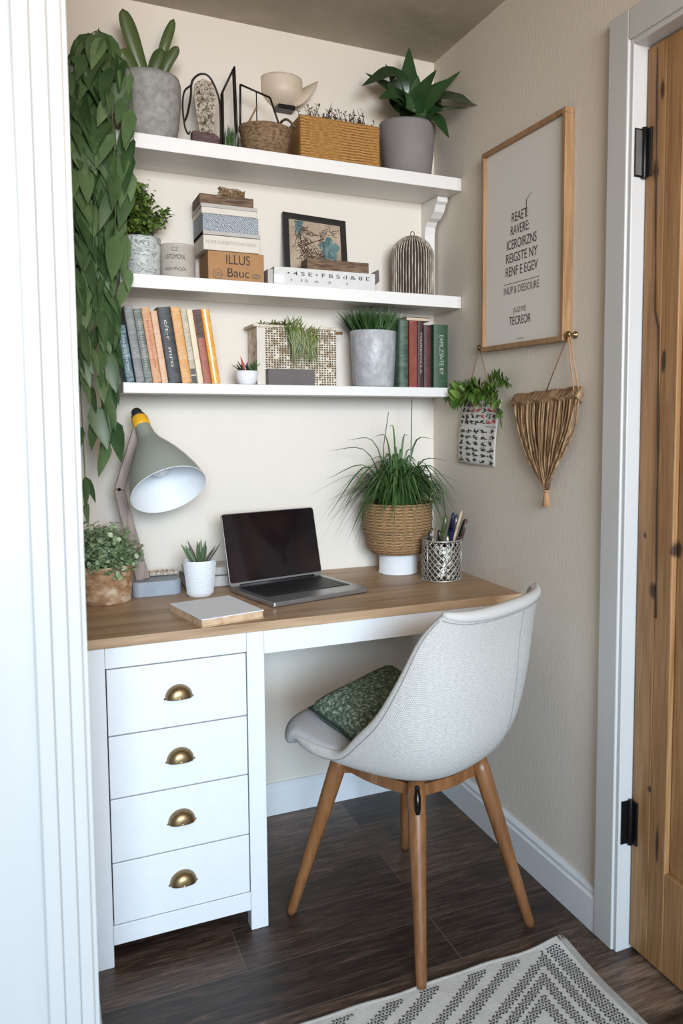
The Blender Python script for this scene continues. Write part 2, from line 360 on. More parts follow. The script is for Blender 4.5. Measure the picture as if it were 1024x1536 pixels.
def tag(o, label, cat, group=None, kind=None):
    o['label'] = label; o['category'] = cat
    if group: o['group'] = group
    if kind: o['kind'] = kind
    return o
def thing(name, label, cat, loc=(0, 0, 0), rot=(0, 0, 0), group=None):
    o = bpy.data.objects.new(name, None); col.objects.link(o); o.location = loc; o.rotation_euler = rot; o.empty_display_size = .05
    return tag(o, label, cat, group)
def struct(o, label=None):
    o['kind'] = 'structure'
    if label: o['label'] = label
    return o
def text(name, body, width, height, m, parent, loc, rot, depth=.0004):
    c = bpy.data.curves.new(name, 'FONT'); c.body = body; c.size = 1; c.extrude = 0; c.align_x = 'LEFT'
    t = bpy.data.objects.new(name, c); col.objects.link(t); bpy.context.view_layer.update()
    me = bpy.data.meshes.new_from_object(t.evaluated_get(bpy.context.evaluated_depsgraph_get()))
    bpy.data.objects.remove(t)
    xs = [v.co.x for v in me.vertices]; ys = [v.co.y for v in me.vertices]
    x0, x1, y0, y1 = min(xs), max(xs), min(ys), max(ys)
    for v in me.vertices: v.co = ((v.co.x - (x0 + x1) / 2) * width / (x1 - x0), (v.co.y - (y0 + y1) / 2) * height / (y1 - y0), 0)
    me.materials.clear(); me.materials.append(MT[m])
    o = bpy.data.objects.new(name, me); col.objects.link(o)
    if parent: o.parent = parent
    o.location = loc; o.rotation_euler = rot
    return o
def merge_into(o, others, mi_mat):
    """join finished flat meshes (print) into the mesh of the thing they are printed on"""
    bm = bmesh.new(); bm.from_mesh(o.data)
    for t in others:
        k = len(o.data.materials); o.data.materials.append(t.data.materials[0])
        tm = t.data.copy(); M = Matrix.LocRotScale(t.location, t.rotation_euler, (1, 1, 1)); tm.transform(M)
        n0 = len(bm.faces); bm.from_mesh(tm); bm.faces.ensure_lookup_table()
        for f in bm.faces[n0:]: f.material_index = k
        bpy.data.objects.remove(t)
    bm.to_mesh(o.data); bm.free(); return o
FR = (PI / 2, 0, 0)        # text on a face that looks to -y
WR = (PI / 2, 0, -PI / 2)  # text on a face that looks to -x

def dup(root, loc=None, label=None):
    r = root.copy(); col.objects.link(r)
    for ch in list(root.children):
        c = ch.copy(); col.objects.link(c); c.parent = r
        for gch in ch.children: d = gch.copy(); col.objects.link(d); d.parent = c
    if loc: r.location = loc
    if label: r['label'] = label
    return r

# ------------------------------------------------------------------ room shell
H = 2.412
struct(MB().box(-3.2, 1.2, -4.2, .12, -.08, 0).build('floor', 'floor'))
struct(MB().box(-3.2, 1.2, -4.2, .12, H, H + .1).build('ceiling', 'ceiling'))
struct(MB().box(-1.3, .13, 0, .12, 0, H).build('wall_back', 'wall'))
struct(MB().box(-3.2, -1.14, -1.082, .0, 0, H).build('wall_left', 'trim_and_dimmed_wall'))  # same paint as the other walls, colour darkened to offset strong light here
wr = MB(); wr.box(0, .13, -1.025, 0, 0, H); wr.box(0, .13, -1.86, -1.025, 2.085, H); wr.box(0, .13, -4.2, -1.86, 0, H)
struct(wr.build('wall_right', 'wall'))
# skirting
def skirt(name, p0, p1, nrm, h=.103, t=.016):
    d = Vector(p1) - Vector(p0); L_ = d.length; d.normalize(); n = Vector(nrm); mb = MB()
    prof = [(0, 0), (t, 0), (t, h * .78), (t * .75, h * .84), (t * .75, h * .93), (t * .4, h), (0, h)]
    vs = []
    for e in (0, L_):
        for a, z in prof: q = Vector(p0) + d * e + n * a; vs.append((q.x, q.y, z))
    k = len(prof); fs = [tuple(range(k)), tuple(range(2 * k - 1, k - 1, -1))] + [(i, i + k, (i + 1) % k + k, (i + 1) % k) for i in range(k)]
    mb.add(vs, fs); return struct(mb.build(name, 'white_paint'))
skirt('baseboard_back', (-1.14, 0, 0), (0, 0, 0), (0, -1, 0), .10)
skirt('baseboard_right', (0, -.016, 0), (0, -.955, 0), (-1, 0, 0), .108)
skirt('baseboard_left', (-1.14, -1.08, 0), (-1.14, -.6, 0), (1, 0, 0), .13, .012)
# left casing on the end of the left wall
c_ = MB(); z1 = H
for (xa, xb, ya) in ((-1.2165, -1.192, -1.1035), (-1.192, -1.168, -1.0995), (-1.168, -1.1475, -1.095)): c_.box(xa, xb, ya, -1.082, 0, z1)
struct(c_.build('trim_1', 'trim_and_dimmed_wall', bevel=.003, seg=3))
# door casing on the right wall
c_ = MB(); OY0, OY1, CT = -.955, -1.025, 2.085
c_.box(-.018, .0, OY1, OY0, 0, CT + .065); c_.box(-.018, 0, -1.86, OY1, CT, CT + .065); c_.box(-.018, 0, -1.93, -1.86, 0, CT + .065)
struct(c_.build('trim_2', 'trim_and_dimmed_wall', bevel=.003))
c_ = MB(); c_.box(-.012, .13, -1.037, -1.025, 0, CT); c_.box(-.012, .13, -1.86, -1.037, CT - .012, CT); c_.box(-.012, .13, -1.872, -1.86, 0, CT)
struct(c_.build('trim_3', 'trim_and_dimmed_wall', bevel=.002))
# door of knotty boards
d1 = bpy.data.objects.new('door_1', None); col.objects.link(d1); struct(d1, 'knotty pine door with black hinges in the right wall')
dz0, dz1, da, db = .012, CT - .016, -1.041, -1.856
for (ya, yb) in ((da, da - .062), (da - .0625, da - .115), (db, db + .115)):
    MB().box(.024, .062, min(ya, yb), max(ya, yb), dz0, dz1).build('stile', 'door', d1, bevel=.0025)
MB().box(.0245, .06, db + .115, da - .1155, dz0, dz0 + .235).build('rail', 'door', d1, bevel=.002)
MB().box(.0245, .06, db + .115, da - .1155, dz1 - .12, dz1).build('rail', 'door', d1, bevel=.002)
pn = MB()
for k in range(4): pn.box(.036, .052, da - .1155 - (k + 1) * .146, da - .116 - k * .146, dz0 + .235, dz1 - .12)
pn.build('panel', 'door', d1, bevel=.003)
ck = MB(); Pk = [(.0235, -1.078 - .006 * math.sin(z * 2.1) - (.012 if z < 1.5 else 0) - .011 * (2.04 - z), z) for z in [2.06 - .04 * i for i in range(32)]]
ck.tube(Pk, [.0008 + .0016 * abs(math.sin(i * .55)) for i in range(32)], 6); ck.build('crack', 'crack', d1)
for hz in (1.845, .318):
    h = MB(); h.box(-.006, .0235, -1.0405, -1.0371, hz - .052, hz + .052); h.box(.0195, .0238, -1.063, -1.0405, hz - .052, hz + .052)
    h.tube([(.017, -1.0435, hz - .055), (.017, -1.0435, hz + .055)], .006, 12)
    o = h.build('hinge', 'black_metal', d1, bevel=.0008)
    if hz > 1: MB().box(-.004, .016, -1.0412, -1.0405, hz - .048, hz + .048).build('steel_leaf', 'steel', o)

# ------------------------------------------------------------------ shelves
SX0 = -.995
def shelf(name, z, t, lab):
    return tag(MB().box(SX0, -.0015, -.2035, -.001, z - t, z).build(name, 'shelf_paint', bevel=.0015), lab, 'shelf', 'wall shelves')
S1, S2, S3 = 1.9955, 1.6368, 1.3539
shelf('wall_shelf', S1, .038, 'top white wall shelf carrying the concrete pot, wicker box and dark leafy plant')
shelf('wall_shelf', S2, .036, 'middle white wall shelf carrying the box stack and small framed picture')
shelf('wall_shelf', S3, .028, 'lowest white wall shelf carrying the rows of books')
cb = MB(); prof = [(-.001, S1 - .039), (-.125, S1 - .039), (-.125, S1 - .055), (-.112, S1 - .062), (-.10, S1 - .082), (-.075, S1 - .098), (-.05, S1 - .104), (-.036, S1 - .118), (-.03, S1 - .14), (-.03, S2 + .001), (-.001, S2 + .001)]
cb.prism(prof, -.046, -.010, 'YZ'); tag(cb.build('shelf_bracket', 'shelf_paint', bevel=.002), 'white curved corbel bracket in the corner under the top shelf', 'bracket')

# ------------------------------------------------------------------ desk
DX0, DY, TZ = -1.1263, -.574, .773
dk = thing('desk', 'white desk with oak top and four drawers against the back wall', 'desk', (0, 0, 0))
MB().box(DX0 - .003, -.0015, DY - .006, -.002, .75, TZ).build('desktop', 'oak_top', dk, bevel=.0015)
PX1 = DX0 + .4005
for (x0, x1, y0, y1) in ((DX0, DX0 + .043, DY, DY + .04), (PX1 - .042, PX1, DY, DY + .04), (DX0, DX0 + .043, -.05, -.018), (PX1 - .042, PX1, -.05, -.018)):
    MB().box(x0, x1, y0, y1, 0, .7495).build('leg', 'white_paint', dk, bevel=.0015)
MB().box(DX0 + .0435, PX1 - .0425, DY + .001, DY + .03, .702, .7495).build('top_rail', 'white_paint', dk, bevel=.001)
MB().box(DX0 + .0435, PX1 - .0425, DY + .001, DY + .03, .052, .0985).build('bottom_rail', 'white_paint', dk, bevel=.001)
for x in (DX0 + .012, PX1 - .03): MB().box(x, x + .018, DY + .0405, -.0505, .052, .7495).build('side_panel', 'white_paint', dk)
MB().box(PX1 + .0005, -.002, DY + .001, DY + .022, .692, .7495).build('apron', 'white_paint', dk, bevel=.001)
MB().box(-.04, -.002, DY + .0225, -.02, .692, .7495).build('wall_cleat', 'white_paint', dk)
zs = [.7005, .5455, .3985, .2475, .0995]
for k in range(4):
    za, zb = zs[k + 1] + .0015, zs[k] - .0015
    dr = MB().box(DX0 + .0455, PX1 - .0445, DY + .001, DY + .018, za, zb).build('drawer', 'white_paint', dk, bevel=.0012)
    MB().box(DX0 + .06, PX1 - .06, DY + .0185, -.06, za + .01, zb - .02).build('drawer_box', 'white_paint', dr)
    hx, hz = (DX0 + PX1) / 2 - .001, (za + zb) / 2 + .006
    V = []; n = 16
    for i in range(n + 1):
        ph = PI / 2 * i / n; row = []
        for j in range(n * 2 + 1):
            th = PI * j / (2 * n); rr = math.sin(ph) ** .8
            row.append(Vector((hx + .031 * math.cos(th) * rr, DY + .001 - .024 * math.cos(ph) ** .8, hz - .014 + .031 * math.sin(th) * rr)))
        V.append(row)
    hd = MB().grid(V); hd.tube([(hx - .032, DY, hz - .0145), (hx, DY - .002, hz - .0145), (hx + .032, DY, hz - .0145)], .0012, 6)
    hd.build('handle', 'brass', dr, solid=.0015, offset=1)
# ------------------------------------------------------------------ chair
TH = math.radians(117 - 90); CX, CY = -.389, -.686
K = [(.275, .455, .252, .456, .10), (.25, .475, .208, .466, .188), (.10, .455, .11, .468, .225), (-.06, .424, .03, .488, .236), (-.17, .430, -.03, .545, .245),
     (-.235, .50, -.10, .615, .248), (-.262, .62, -.16, .71, .24), (-.275, .75, -.205, .80, .222), (-.295, .845, -.25, .858, .19)]
def cr5(n):
    A = cr([(k[0], k[1], k[4]) for k in K], n); B = cr([(k[2], k[3], 0) for k in K], n); return [(a.x, a.y, b.x, b.y, a.z) for a, b in zip(A, B)]
NV = 33
KK = cr5(NV)
def shell_pt(v, u):
    i = min(int(v * (NV - 1)), NV - 2); s = v * (NV - 1) - i
    cy, cz, ry, rz, W = [a * (1 - s) + b * s for a, b in zip(KK[i], KK[i + 1])]
    g_ = abs(u) ** 2.4
    return Vector((W * (.30 * u + .70 * math.sin(u * PI / 2)), cy * (1 - g_) + ry * g_, cz * (1 - g_) + rz * g_))
def shell_n(v, u):
    e = .01; a = shell_pt(min(v + e, 1), u) - shell_pt(max(v - e, 0), u); b = shell_pt(v, min(u + e, 1)) - shell_pt(v, max(u - e, -1))
    return a.cross(b).normalized()   # checked: sign fixed below
chair = thing('desk_chair', 'oatmeal upholstered bucket chair on splayed wooden legs at the desk', 'chair', (CX, CY, 0), (0, 0, TH))
NU = 25; V = []; U = []
for i in range(NV):
    row = []; ur = []
    for j in range(NU):
        u = -1 + 2 * j / (NU - 1); row.append(shell_pt(i / (NV - 1), u)); ur.append((u * .24, i / (NV - 1) * .95))
    V.append(row); U.append(ur)
sgn = 1 if shell_n(.3, 0).z > 0 else -1      # +sgn * normal points to the sitter
TK = .024
shell_o = MB().grid(V, uvs=U).build('seat_shell', 'chair_fab', chair, weld=True)
md = shell_o.modifiers.new('pad', 'SOLIDIFY'); md.thickness = TK; md.offset = 1 if shell_o.data.polygons[NU * 20].normal.dot(sgn * shell_n(20 / NV, 0)) > 0 else -1; md.use_even_offset = False
md = shell_o.modifiers.new('sub', 'SUBSURF'); md.levels = 1; md.render_levels = 2
# seams
sm_ = MB()
for uu in (.24,):
    sm_.tube([shell_pt(v, uu) - sgn * shell_n(v, uu) * .0002 for v in [.30 + .68 * k / 40 for k in range(41)]], .0010, 6)
sm_.tube([shell_pt(.965, u) - sgn * shell_n(.965, u) * .0006 for u in [-.93 + 1.86 * k / 30 for k in range(31)]], .0009, 6)
for sg in (-1, 1): sm_.tube([shell_pt(v, sg * .955) - sgn * shell_n(v, sg * .955) * .0006 for v in [.05 + .91 * k / 50 for k in range(51)]], .0008, 6)
sm_.build('seam', 'seam', chair)
# top roll
rl = MB(); rl.tube([shell_pt(.985, u) + Vector((0, .008, .002)) for u in [-.94 + 1.88 * k / 24 for k in range(25)]], [.006 + .0095 * math.sin(PI * k / 24) ** .6 for k in range(25)], 14)
rl.build('top_roll', 'chair_fab', chair)
# seat pad inside the bucket
NP = 28; top_ = []; bot_ = []; tu = []
for i in range(NP + 1):
    v = .52 * i / NP; rt = []; rb_ = []; ur = []
    for j in range(NP + 1):
        u = (-1 + 2 * j / NP); au = u * .99; e = max(abs(u), abs(2 * v / .52 - 1) if v < .26 else min(1, abs(2 * v / .52 - 1))); k_ = (1 - e ** 7) ** .5
        wrap = max(0, 1 - v / .20); base_ = shell_pt(v, au); nn_ = sgn * shell_n(max(v, .03), max(-.93, min(.93, au)))
        out_ = Vector((u * .008 * wrap, .007 * wrap, 0)) if wrap else Vector((0, 0, 0))
        rt.append(base_ + out_ + nn_ * (TK * .5 + (TK * .5 + .013) * k_)); lowz = -.004 * min(1, wrap * 3) + .008 * (1 - min(1, wrap * 3))
        rb_.append(base_ + out_ + nn_ * (TK * .5 + (lowz - TK * .5) * k_)); ur.append((u * .24, v * .95))
    top_.append(rt); bot_.append(rb_); tu.append(ur)
pd = MB().grid(top_, uvs=tu); pd.grid([r[::-1] for r in bot_], uvs=[r[::-1] for r in tu]); pd.build('seat_cushion', 'seat_fab', chair, weld=True, subsurf=1)
# legs: feet measured in the room
iR = Matrix.Rotation(-TH, 3, 'Z')
feet = [(-.662, -.547), (-.481, -.955), (-.1385, -.858), (-.273, -.381)]
tops = []
for fx, fy in feet:
    ft = iR @ Vector((fx - CX, fy - CY, .0075 if fy < -.94 else 0)); tp = Vector((ft.x * .56, ft.y * .56 , .425)); tops.append(tp)
    pts = [ft + (tp - ft) * t for t in (0, .03, .25, .5, .75, .93, 1)]; rr = [.0105, .0125, .0145, .0175, .0205, .022, .020]
    mb = MB(); mb.tube(pts, rr, 18); ob = mb.build('leg', 'leg_wood', chair)
rl = MB()
for a, b in ((0, 2), (1, 3)):
    p, q = tops[a].copy(), tops[b].copy(); d = (q - p).normalized(); sd = Vector((-d.y, d.x, 0)) * .011; z0, z1 = .376, .408
    if a == 1: z0, z1 = .377, .407
    vs = [P_ + s_ * sd + Vector((0, 0, z - P_.z)) for P_ in (p, q) for s_ in (-1, 1) for z in (z0, z1)]
    rl.add(vs, [(0, 1, 3, 2), (4, 6, 7, 5), (0, 4, 5, 1), (2, 3, 7, 6), (0, 2, 6, 4), (1, 5, 7, 3)])
rl.build('cross_rail', 'leg_wood', chair, bevel=.003)
ap = MB()
for k in range(4):     # curved apron between neighbouring legs
    a, b = tops[k], tops[(k + 1) % 4]; mid = (a + b) / 2; mid = mid * 1.12
    P_ = cr([a, mid, b], 9)
    inn = [p * .9 for p in P_]
    vs = [(p.x, p.y, z) for p in P_ for z in (.384, .412)] + [(p.x, p.y, z) for p in inn for z in (.384, .412)]
    n = 9; fs = []
    for i in range(n - 1):
        a_ = 2 * i; fs += [(a_, a_ + 1, a_ + 3, a_ + 2), (2 * n + a_, 2 * n + a_ + 2, 2 * n + a_ + 3, 2 * n + a_ + 1), (a_ + 1, 2 * n + a_ + 1, 2 * n + a_ + 3, a_ + 3), (a_, a_ + 2, 2 * n + a_ + 2, 2 * n + a_)]
    ap.add(vs, fs)
ap.build('seat_ring', 'leg_wood', chair)
pl = MB(); pl.lathe([(0, .418), (.05, .418), (.055, .422), (.055, .434), (0, .434)], 32); pl.build('mount_plate', 'black_metal', chair)
q = tops[1]; qd = Vector((q.x, q.y, 0)).normalized(); ft = iR @ Vector((feet[1][0] - CX, feet[1][1] - CY, 0))
at_ = lambda z: ft + (q - ft) * (z / .425)
lt = MB(); lt.tube([at_(.418) + qd * .020, at_(.40) + qd * .022, at_(.375) + qd * .022, at_(.362) + qd * .020], [.005, .0085, .008, .005], 12); lt.tube([at_(.418) + qd * .012, at_(.418) + qd * .026], .006, 10)
lt.build('bolt_fitting', 'gunmetal', chair, bevel=.0008)

# cushion on the seat
cu = thing('throw_pillow', 'dark green speckled throw pillow lying on the chair seat', 'pillow', (-.452, -.630, .536), (0, 0, 0))
cu.rotation_euler = Euler((math.radians(15), math.radians(-10), math.radians(18)))
N = 24; W2 = .135
def prof_c(a, b): return .048 * (max(0, (1 - a ** 4) * (1 - b ** 4))) ** .42
def edge_c(a, b): k = 1 - .07 * (1 - a * a) * (abs(b)) - 0; return k
for sgn_ in (1,):
    mb = MB()
    for s_ in (1, -1):
        V = []
        for i in range(N + 1):
            row = []
            for j in range(N + 1):
                a = -1 + 2 * i / N; b = -1 + 2 * j / N
                x = a * W2 * (1 - .06 * (1 - b * b)); y = b * W2 * .8 * (1 - .06 * (1 - a * a)); row.append(Vector((x, y, s_ * prof_c(a, b))))
            V.append(row)
        mb.grid(V if s_ > 0 else [r[::-1] for r in V])
    mb.build('cover', 'pillow', cu, weld=True)
pp = []
for e in range(4):
    for k in range(16):
        t = -1 + 2 * k / 16; a, b = [(t, -1), (1, t), (-t, 1), (-1, -t)][e]
        pp.append(Vector((a * W2 * (1 - .06 * (1 - b * b)), b * W2 * .8 * (1 - .06 * (1 - a * a)), 0)))
pp.append(pp[0]); MB().tube(pp, .0032, 8).build('piping', 'piping', cu)

# ------------------------------------------------------------------ rug
rug = thing('rug', 'flatwoven cream rug with charcoal zigzag pattern on the wooden floor', 'rug', (-.108, -.946, 0))
RW, RL = 1.0, 1.6
def rz(u, v):  # slightly rippled, curling at the corner
    c = math.exp(-((u / .05) ** 2 + (v / .05) ** 2)); return .006 + .010 * c + .0012 * math.sin(u * 40) * math.exp(-v * 30) + .001 * math.sin(v * 33 + u * 7) * math.exp(-u * 20)
def rp(u, v, dz=0):   # u: from right edge to the left, v: from the far edge toward the viewer
    return Vector((-u + .002 * math.sin(v * 22), -v - .002 * math.sin(u * 19), rz(u, v) + dz))
mb = MB(); nu, nv = 64, 96; V = []; Lo = []
ux = [RW * (i / nu) ** 1.5 for i in range(nu + 1)]; vx = [RL * (j / nv) ** 1.5 for j in range(nv + 1)]
mb.grid([[rp(u, v) for u in ux] for v in vx])
mb.grid([[rp(u, v, 0) * 1 - Vector((0, 0, rz(u, v) - .001 - (rz(u, v) - .006) * .8)) for u in ux[::-1]] for v in vx])
mb.build('woven_field', 'rug', rug)
hm = MB()
def tubeloop(f, n, r): return [f(i / n) for i in range(n + 1)]
hm.tube([rp(-.002, t * RL, -.001) for t in [i / 80 for i in range(81)]], .0048, 8); hm.tube([rp(.008, t * RL, .0005) for t in [i / 80 for i in range(81)]], .003, 8)
hm.tube([rp(t * RW, 0, -.001) for t in [i / 60 for i in range(61)]], .0042, 8)
hm.build('hem', 'rug_hem', rug)
def dist_band(u, v):
    """which yarn row (0 = plain ground) the point lies on"""
    if u < .018 or v < .015: return None
    if .020 < u < .058: return ('v', (u - .020) / .0095)
    if u < .068: return None
    uu = u - .070; P = .216                                    # half-period of the zigzag along v
    vv = (v - .022) % (2 * P); tri = P - abs(vv - P)           # 0..P..0
    A = .165 / .107
    s = uu - tri * A                                            # 0 along triangle sides, >0 outside
    ins = -s
    k = 1 / math.sqrt(1 + A * A)
    if s < 0:
        e = min(ins * k, 1e9, max(0, uu) * .9 + .002)
        if e < .020: return ('d', e / .0067)
        if e < .030: return None
        if e < .052: return ('d', (e - .030) / .0073)
        if e < .062: return None
        return ('d', (e - .062) / .007) if e < .085 else None
    e = s * k; m_ = e % .112
    if m_ < .030: return None
    if m_ < .056: return ('d', (m_ - .030) / .0087)
    if m_ < .078: return None
    if m_ < .102: return ('d', (m_ - .078) / .008)
    return None
st = MB(); cs = .0080
for i in range(int(.62 / cs)):
    for j in range(int(.52 / cs)):
        u = (i + .5) * cs + (cs / 2 if j % 2 else 0); v = (j + .5) * cs
        b = dist_band(u, v)
        if b is None: continue
        w1, w2 = .0021 * rnd.uniform(.8, 1.15), .0021 * rnd.uniform(.8, 1.1); a = (.8 if (j % 2) else -.8) + rnd.uniform(-.25, .25)
        ca, sa = math.cos(a), math.sin(a); L1, L2 = .0038 * rnd.uniform(.8, 1.1), .0019
        q = [rp(u + ca * x - sa * y, v + sa * x + ca * y, .0009) for x, y in ((-L1, -L2), (L1, -L2), (L1, L2), (-L1, L2))]
        c0 = rp(u, v, .0017); st.add(q + [c0], [(0, 1, 4), (1, 2, 4), (2, 3, 4), (3, 0, 4)])
st.build('charcoal_pattern', 'rug_ink', rug)

# ------------------------------------------------------------------ plant helpers
def pot_part(t, prof, m_, soil_r, soil_z, n=48, name='pot', **k):
    p = MB().lathe(prof, n, **k).build(name, m_, t)
    MB().lathe([(0, soil_z), (soil_r * .6, soil_z + .002), (soil_r, soil_z)], 24).build('soil', 'soil', t); return p
def cup_prof(r0, r1, h, t=.005, br=.006):
    return [(0, 0), (r0 - br, 0), (r0, br), (r0 + (r1 - r0) * .5, h * .5), (r1, h - .002), (r1 - .001, h), (r1 - t, h), (r1 - t - .001, h - .004), (r0 - t + (r1 - r0) * .5, h * .5), (r0 - t, t), (0, t)]

# --- trailing plant at the left end of the top shelf
tp = thing('trailing_plant', 'long trailing green vine cascading down beside the left shelf ends', 'plant', (-1.066, -.16, S1 + .045))
pot_part(tp, cup_prof(.045, .062, .095), 'conc', .055, .085)
MB().tube([(-.064, 0, .09), (-.070, 0, .09)], .02, 10).build('wall_bracket', 'black_metal', tp)
fo = MB(); stm = MB()
def vine(x1, y1, zend, x0=None, top=.20, n=None, big=1., x2=None):
    x0 = rnd.uniform(-.02, .05) if x0 is None else x0
    x2 = x1 if x2 is None else x2
    zr = top; P_ = cr([(x0 * .5, 0, .085), (x0 + (x1 - x0) * .35, y1 * .35, zr), (x1, y1 * .85, zr - .06), (x1 + rnd.uniform(-.008, .008), y1, zr * .2), ((x1 + x2) / 2 + rnd.uniform(-.012, .012), y1 + rnd.uniform(-.015, .01), (zend) * .5), (x2, y1, zend)], 40)
    stm.tube(P_, .0013, 5)
    Ltot = sum((P_[i + 1] - P_[i]).length for i in range(39)); step = .040; acc = 0; side = 1
    for i in range(2, 40):
        acc += (P_[i] - P_[i - 1]).length
        while acc > step:
            acc -= step; side = -side; d = (P_[i] - P_[i - 1]).normalized(); az = rnd.uniform(-.2, PI + .2)
            h = Vector((math.cos(az) * 1.0, -abs(math.sin(az)) * .9, -.75 - 1.2 * (i / 40)))
            L_ = rnd.uniform(.065, .120) * big; b0 = P_[i]
            if b0.z > .235 + min(b0.x, 0) * 2.2 or (b0.z < -.45 and rnd.random() < .3): continue
            # keep off the left wall
            if b0.x + h.normalized().x * L_ * .7 < -.066: h.x = abs(h.x) * .4
            lim = .078 if P_[i].z < -.02 else .11
            if b0.x + h.normalized().x * L_ > lim: h.x *= -.35
            h.normalize()
            nrm = Vector((rnd.uniform(-1.5, 1.5), -1, rnd.uniform(-.2, 1.0)))
            fo.leaf(b0, h, L_, L_ * rnd.uniform(.28, .42), rnd.uniform(.5, 1.1), 'ovate', 6, .22, hint=nrm)
for k in range(13):
    x1 = -.045 + .105 * ((k * .618) % 1); y1 = -.065 - .07 * ((k * .37) % 1)
    zb = (-.78 + rnd.uniform(-.08, .15) if k % 2 else rnd.uniform(-.68, -.4)) if x1 < .045 else rnd.uniform(-.62, -.25)
    if x1 > .035: y1 = min(y1, -.075)
    vine(x1, y1, zb, top=(.16 if x1 > 0 else .15 + 2.0 * x1) + .03 * ((k * .73) % 1), x2=min(x1, .05) if zb < -.5 else None)
for k in range(6):       # crown
    a = rnd.uniform(0, 2 * PI); vine(.05 * math.cos(a) + .03, -.04 + .03 * math.sin(a), rnd.uniform(-.12, -.02), top=rnd.uniform(.15, .21), big=.85)
vine(.10, -.10, -.20, top=.16); vine(.085, -.10, -.46, top=.15)
vine(-.030, -.10, -.99, top=.15, big=.8); vine(.03, -.075, -.84, top=.2)
fo.build('foliage', 'trail', tp); stm.build('stems', 'stem', tp)

# --- concrete pot with fleshy leaves
t = thing('potted_succulent', 'round concrete pot with upright tongue-shaped green leaves on the top shelf', 'plant', (-.897, -.108, S1))
pot_part(t, [(0, 0), (.056, 0), (.063, .006), (.072, .05), (.079, .11), (.080, .160), (.076, .175), (.072, .175), (.070, .165), (.066, .10), (0, .02)], 'conc', .069, .16)
f = MB(); hb = Vector((0, -1, .2))
f.strip([(-.005, 0, .15), (-.035, -.01, .24), (-.066, -.015, .335)], .040, hb, 'tongue', 22, .12)
f.strip([(.012, 0, .15), (.030, 0, .23), (.043, -.005, .275), (.066, -.005, .34)], .026, hb, 'tongue', 22, .12)
f.strip([(.025, -.01, .15), (.042, -.02, .21), (.072, -.025, .262)], .026, hb, 'tongue', 22, .12)
f.strip([(.0, .0, .15), (.012, -.01, .20), (.034, -.012, .252)], .036, hb, 'tongue', 22, .12)
f.strip([(-.02, 0, .15), (-.05, -.02, .20), (-.075, -.03, .225)], .034, hb, 'tongue', 22, .12)
f.build('foliage', 'sans', t, solid=.004)

# --- arched metal ornament
t = thing('arched_ornament', 'arched black wire ornament with an etched panel and dark wood foot', 'ornament', (-.754, -.12, S1))
MB().prism([(-.040, 0), (.038, 0), (.034, .040), (.018, .050), (-.002, .044), (-.03, .050), (-.040, .046)], -.014, .014, 'XZ').build('foot', 'purple_wood', t, bevel=.003)
A = [(-.030, 0, .085), (-.046, -.005, .105)]
hoop = [(.040, 0, .0), (.040, 0, .12), (.032, 0, .165), (.012, 0, .202), (-.012, 0, .205), (-.034, 0, .182), (-.039, 0, .14), (-.050, -.006, .09), (-.058, -.008, .07)]
MB().tube(cr(hoop, 50), .0030, 8).build('hoop', 'dark_wire', t)
MB().tube(cr([(-.036, 0, .172), (-.056, -.006, .15), (-.062, -.008, .11), (-.058, -.008, .06), (-.050, -.01, .038), (-.044, -.012, .044)], 30), .0026, 8).build('hook', 'dark_wire', t)
pnl = [(-.018, .05), (.020, .05), (.027, .10), (.031, .155), (.018, .188), (-.006, .194), (-.028, .175), (-.030, .14), (-.024, .09)]
MB().prism(pnl, -.003, .003, 'XZ').build('etched_panel', 'pressed_bg', t, bevel=.001)
vv = MB()
for k in range(230):
    z = rnd.uniform(.052, .183); hw = .017 + .012 * (z - .03) / .15; x = rnd.uniform(-hw, hw) * .93; a = rnd.uniform(0, 2 * PI); l = .005
    P_ = [(x, -.0036, z), (x + l * math.cos(a), -.0038, z + l * math.sin(a)), (x + l * 1.1 * math.cos(a + 1.2), -.0036, z + l * 1.1 * math.sin(a + 1.2))]
    vv.tube(P_, .0006, 4)
vv.build('etching', 'art_ink', t)

# --- house-shaped wire terrarium frame with a small plant
t = thing('wire_lantern', 'open black wire house frame holding a small green tuft', 'ornament', (-.68, -.10, S1))
wr_ = MB(); R_ = .0026
for y in (-.010, .012):
    for a, b in (((-.024, .003), (-.024, .172)), ((-.024, .172), (.010, .245)), ((.010, .245), (.016, .003)), ((-.024, .003), (.016, .003))): wr_.tube([(a[0], y, a[1]), (b[0], y, b[1])], R_, 6)
for x, z in ((-.024, .172), (.010, .245), (-.024, .003), (.016, .003)): wr_.tube([(x, -.010, z), (x, .012, z)], R_, 6)
wr_.build('wire_frame', 'dark_wire', t)
f = MB()
for k in range(70):
    x, y = rnd.uniform(-.020, .012), rnd.uniform(-.008, .010); f.leaf((x, y, .003), (rnd.uniform(-.12, .12), rnd.uniform(-.3, .1), 1), rnd.uniform(.05, .088), .005, .1, 'blade', 4)
f.build('foliage', 'grassm', t)
# --- wire handle basket with woven bowl
t = thing('wire_handle_basket', 'round brown woven bowl with an angular black wire handle on the top shelf', 'basket', (-.584, -.105, S1))
MB().lathe([(0, 0), (.052, 0), (.060, .01), (.068, .05), (.073, .078), (.076, .080), (.076, .088), (.071, .09), (.068, .084), (.062, .04), (0, .01)], 48).build('bowl', 'bowl', t)
h = MB(); R_ = .003
for a, b in (((-.074, .085), (-.072, .198)), ((-.072, .198), (.012, .176)), ((.012, .176), (.044, .086)),): h.tube([(a[0], -.01, a[1]), (b[0], -.01, b[1])], R_, 8)
h.tube([(-.027, -.01, .088), (-.027, -.01, .186)], .0016, 6); h.build('handle', 'dark_wire', t)
MB().tube([(-.06, -.02, .08), (-.03, -.03, .14)], [.0035, .002], 7).build('stick', 'twine', t)

